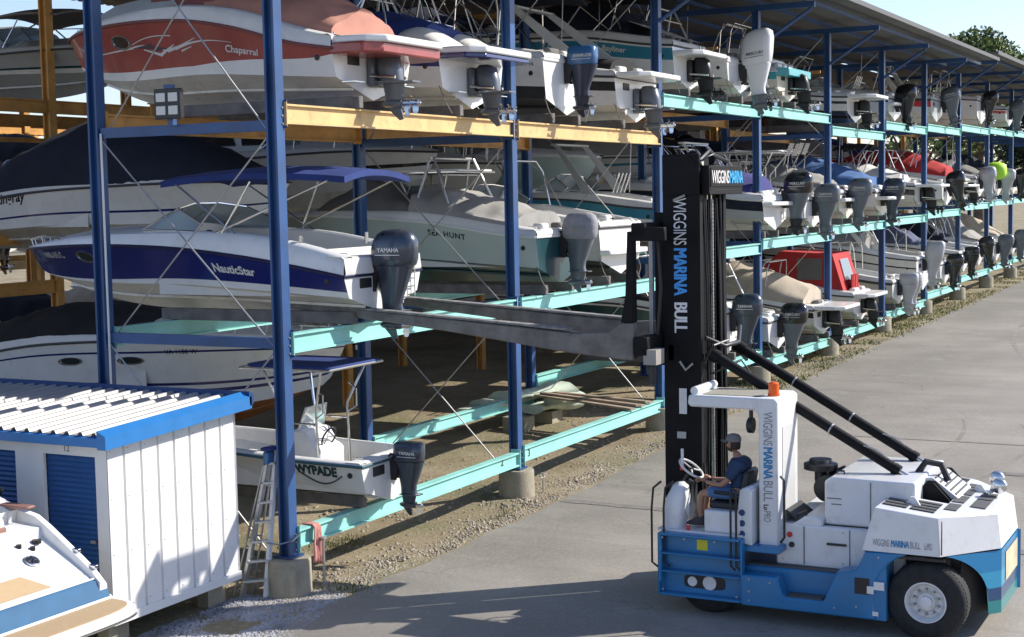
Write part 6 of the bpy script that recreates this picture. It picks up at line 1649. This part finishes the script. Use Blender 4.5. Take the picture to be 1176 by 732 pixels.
mb.loft([[Vector((c.x+.082*cos(a)*s1, c.y-.012+.09*sin(a)*s1-.0, zz)) for a in [pi+pi*k/14-.35+.05*k for k in range(15)]] for zz,s1 in ((.68,.86),(.71,1.0),(.76,1.03),(.8,1.02))],HAIR,closed=False)
mb.loft([[Vector((.066*cos(a)*s1*1.06, c.y+.088*sin(a)*s1*1.05, zz)) for a in [pi*k/12 for k in range(13)]] for zz,s1 in ((.655,.78),(.69,.98),(.7,.99))],HAIR,closed=False)
mb.build('hair', pe, smooth=70)
mb = MB(); R = []
for zz, s1 in ((.795,1.05),(.82,1.08),(.86,1.0),(.89,.78),(.905,.4),(.908,.05)): R.append([Vector((.084*cos(a)*s1, c.y-.004+.103*sin(a)*s1, zz)) for a in [2*pi*k/24 for k in range(24)]])
mb.loft(R,CAP); 
br = [[Vector((.07*u, c.y+.085+.105*(1-u*u)**.5*q+.0, .80-.012*q+.016*(1-u*u)-.0)) for u in [k/8-1 for k in range(17)]] for q in (0,.5,1)]
mb.loft(br,CAP,closed=False); mb.loft([[p-Vector((0,0,.008)) for p in r] for r in br],CAP,closed=False)
mb.build('cap', pe, smooth=70)
# shirt and shorts: slightly larger skins over the body
V2 = [S(0,0,.06),S(0,-.03,.22),S(0,-.02,.38),S(0,.0,.5),S(0,.015,.575)]; E2 = [(0,1),(1,2),(2,3),(3,4)]; R2 = [(.185,.16),(.185,.155),(.21,.165),(.18,.14),(.09,.09)]
def add2(V,E,R,pts,par,rad):
    last = par
    for p,r in zip(pts,rad): V.append(p); R.append(r); E.append((last,len(V)-1)); last = len(V)-1
for sx in (-1,1): add2(V2,E2,R2,[S(sx*.17,-.0,.475),S(sx*.21,.05,.36),S(sx*.222,.1,.28)],3,[.11,.09,.08])
skin('shirt', V2, E2, R2, SHIRT, pe)
V3 = [S(0,0,.02),S(0,-.01,.1)]; E3 = [(0,1)]; R3 = [(.17,.13),(.16,.13)]
for sx in (-1,1): add2(V3,E3,R3,[S(sx*.1,.06,.06),S(sx*.12,.3,.065),S(sx*.13,.46,.06)],0,[.105,.1,.09])
skin('shorts', V3, E3, R3, JEAN, pe)
for sx in (-1,1):
    mb = MB(); mb.loft([[Vector((sx*.12+px,py,zz)) for px,py in sup(0,cy,a,b_,16,2.6)] for zz,a,b_,cy in ((-.425,.05,.14,.62),(-.4,.052,.145,.62),(-.37,.048,.12,.6),(-.33,.042,.06,.555),(-.3,.04,.05,.545))],SHOE,cap=True); mb.build('shoe', pe, smooth=60)
# hands on the wheel: palm and five fingers as skinned chains
for sx in (-1,1):
    w0 = S(sx*.13,.47,.215)
    V4 = [w0, w0+S(-sx*.0,.045,.02), w0+S(0,.085,.035)]; E4 = [(0,1),(1,2)]; R4 = [(.028,.018),(.038,.016),(.04,.014)]
    for k in range(4):
        ox = (k-1.5)*.02; l = (.9,1.0,.95,.75)[k]
        add2(V4,E4,R4,[w0+S(ox,.095,.036),w0+S(ox,.095+.035*l,.03),w0+S(ox,.1+.04*l,.005),w0+S(ox,.085,-.01)],2,[.010,.0095,.009,.008])
    add2(V4,E4,R4,[w0+S(-sx*.035,.05,.01),w0+S(-sx*.045,.085,-.005),w0+S(-sx*.035,.11,-.012)],1,[.013,.011,.009])
    skin('hand', V4, E4, R4, SKIN, pe, 1)
# ------------------------------------------------------------------ trees
BARK = mat('bark', (.11,.085,.06), .9, var=.3, bump=.6, bs=8)
def tree(X, Y, H_, R0, leafc, label, group, seed, conif=False, n=2600, ls=.4, name='leafy_tree'):
    rnd = random.Random(seed)
    e = empty(name, (X,Y,g(X)), 0, label, 'tree', group)
    mb = MB(); mb.tube([(0,0,-.3),(.1,.05,H_*.35),(.05,-.1,H_*.7),(0,0,H_*.93)],.3,BARK,10,rs=[H_*.03,H_*.022,H_*.012,.03]); mb.build('trunk', e)
    mb = MB(); lobes = []
    for k in range(20):
        a = rnd.random()*6.28; zz = H_*rnd.uniform(.38,.88); rr = R0*rnd.uniform(.25,.75)*(1.25-(zz/H_))*1.2
        lobes.append((Vector((cos(a)*rr, sin(a)*rr, zz)), R0*rnd.uniform(.3,.5)))
        mb.tube([(0,0,zz*.65),(cos(a)*rr*.5,sin(a)*rr*.5,zz*.85),(cos(a)*rr,sin(a)*rr,zz)],.1,BARK,6,rs=[H_*.012,H_*.007,.03])
    lobes.append((Vector((0,0,H_*.86)),R0*.38))
    mb.build('limb', e)
    mb = MB()
    for i in range(n):
        if conif:
            zz = H_*(.12+.88*rnd.random()**.8); rr = R0*(1.03-zz/H_)**.7*rnd.uniform(.3,1.05)*(.8+.25*sin(zz*2.6))+.1; a = rnd.random()*6.28
            p = Vector((cos(a)*rr,sin(a)*rr,zz-.15*rr)); 
        else:
            c_, r_ = lobes[rnd.randrange(len(lobes))]
            d = Vector((rnd.gauss(0,1),rnd.gauss(0,1),rnd.gauss(0,1))).normalized()*r_*rnd.uniform(.3,1.05)**.6; d.z *= .8; p = c_+d
        m = leafc[rnd.randrange(len(leafc))]
        u = Vector((rnd.gauss(0,1),rnd.gauss(0,1),rnd.gauss(0,.6))).normalized(); w = u.orthogonal().normalized(); w.rotate(Matrix.Rotation(rnd.random()*6,3,u)); s1 = ls*rnd.uniform(.5,1.3)
        mb.add([p-u*s1*.5,p+w*s1*.35,p+u*s1*.6,p-w*s1*.35],[(0,1,2,3)],m)
    mb.build('crown', e, smooth=0)
L1 = mat('leaf_green',(.15,.21,.06),.6,var=.2,vs=.5); L2 = mat('leaf_light',(.25,.3,.1),.6); L3 = mat('leaf_dark',(.03,.055,.02),.7)
D1 = mat('needle_dark',(.018,.035,.02),.7); D2 = mat('needle_mid',(.03,.05,.03),.7)
LT = [L1,L1,L2,L3]; GT = 'trees beyond the boat racks'
tree(150, 27.0, 20.6, 6.4, LT, 'broad light green tree rising above the roof at the upper right', GT, 1, n=22000, ls=.42)
tree(170, 38.9, 22.2, 3, LT, 'small green treetop just peeping over the roof edge', GT, 2, n=3000, ls=.55)
tree(151, 32.6, 19.6, 2.6, LT, 'slender sparse treetop above the roof edge', GT, 5, n=1200, ls=.5)
tree(120, 13.9, 18.6, 5.6, [D1,D1,D2], 'dark evergreen cut by the right edge above the roof', GT, 3, n=30000, ls=.32)
for k,(X,Y,H_) in enumerate([(60,95,9),(80,98,10),(100,92,9),(35,90,8),(120,100,11),(20,88,9),(48,94,8),(72,90,8),(112,84,9)]):
    tree(X,Y,H_,5,LT,'distant green tree glimpsed low through the gaps of the racks','distant trees behind the racks',20+k,n=700,ls=.9)
# ------------------------------------------------------------------ sky, sun, camera
SUN = Vector((.9,-1.05,1.0)).normalized()
w = bpy.data.worlds.new('World'); SC.world = w; w.use_nodes = True
nt = w.node_tree; bg = nt.nodes['Background']; sk = nt.nodes.new('ShaderNodeTexSky'); sk.sky_type = 'NISHITA'; sk.sun_disc = False
sk.sun_elevation = math.asin(SUN.z); sk.sun_rotation = atan2(SUN.x, SUN.y)
sk.air_density = 1.0; sk.dust_density = .4; sk.ozone_density = 2.
mx = nt.nodes.new('ShaderNodeMix'); mx.data_type = 'RGBA'; mx.blend_type = 'MULTIPLY'; mx.inputs[0].default_value = 1; mx.inputs[7].default_value = (.92,.88,.98,1); nt.links.new(sk.outputs[0], mx.inputs[6]); nt.links.new(mx.outputs[2], bg.inputs[0]); bg.inputs[1].default_value = .128
sd = bpy.data.lights.new('sun','SUN'); sd.energy = 4.5; sd.angle = radians(.5); sd.color = (1,.94,.85)
so = bpy.data.objects.new('sun', sd); COL.objects.link(so); so.rotation_euler = (-SUN).to_track_quat('-Z','Y').to_euler(); so.location = (30,-20,40)
SC.view_settings.view_transform = 'Standard'; SC.view_settings.look = 'None'; SC.view_settings.exposure = .68; SC.view_settings.gamma = 1
f = 1720.
d1 = Vector((898,-159,f)).normalized(); d2 = Vector((-3308,-78,f)); d2 = (d2-d1*d1.dot(d2)).normalized(); d3 = d1.cross(d2)
def wv(c): return Vector((d1.dot(c), d2.dot(c), d3.dot(c)))
xa, ya, za = wv(Vector((1,0,0))), wv(Vector((0,-1,0))), wv(Vector((0,0,-1)))
cd = bpy.data.cameras.new('camera'); cam = bpy.data.objects.new('camera', cd); COL.objects.link(cam)
M = Matrix.Identity(4)
for i in range(3): M[i][0] = xa[i]; M[i][1] = ya[i]; M[i][2] = za[i]
M.translation = Vector((0,0,6.0)); cam.matrix_world = M
cd.lens = f/1176*36; cd.sensor_width = 36; cd.clip_end = 3000; cd.clip_start = .1
SC.camera = cam
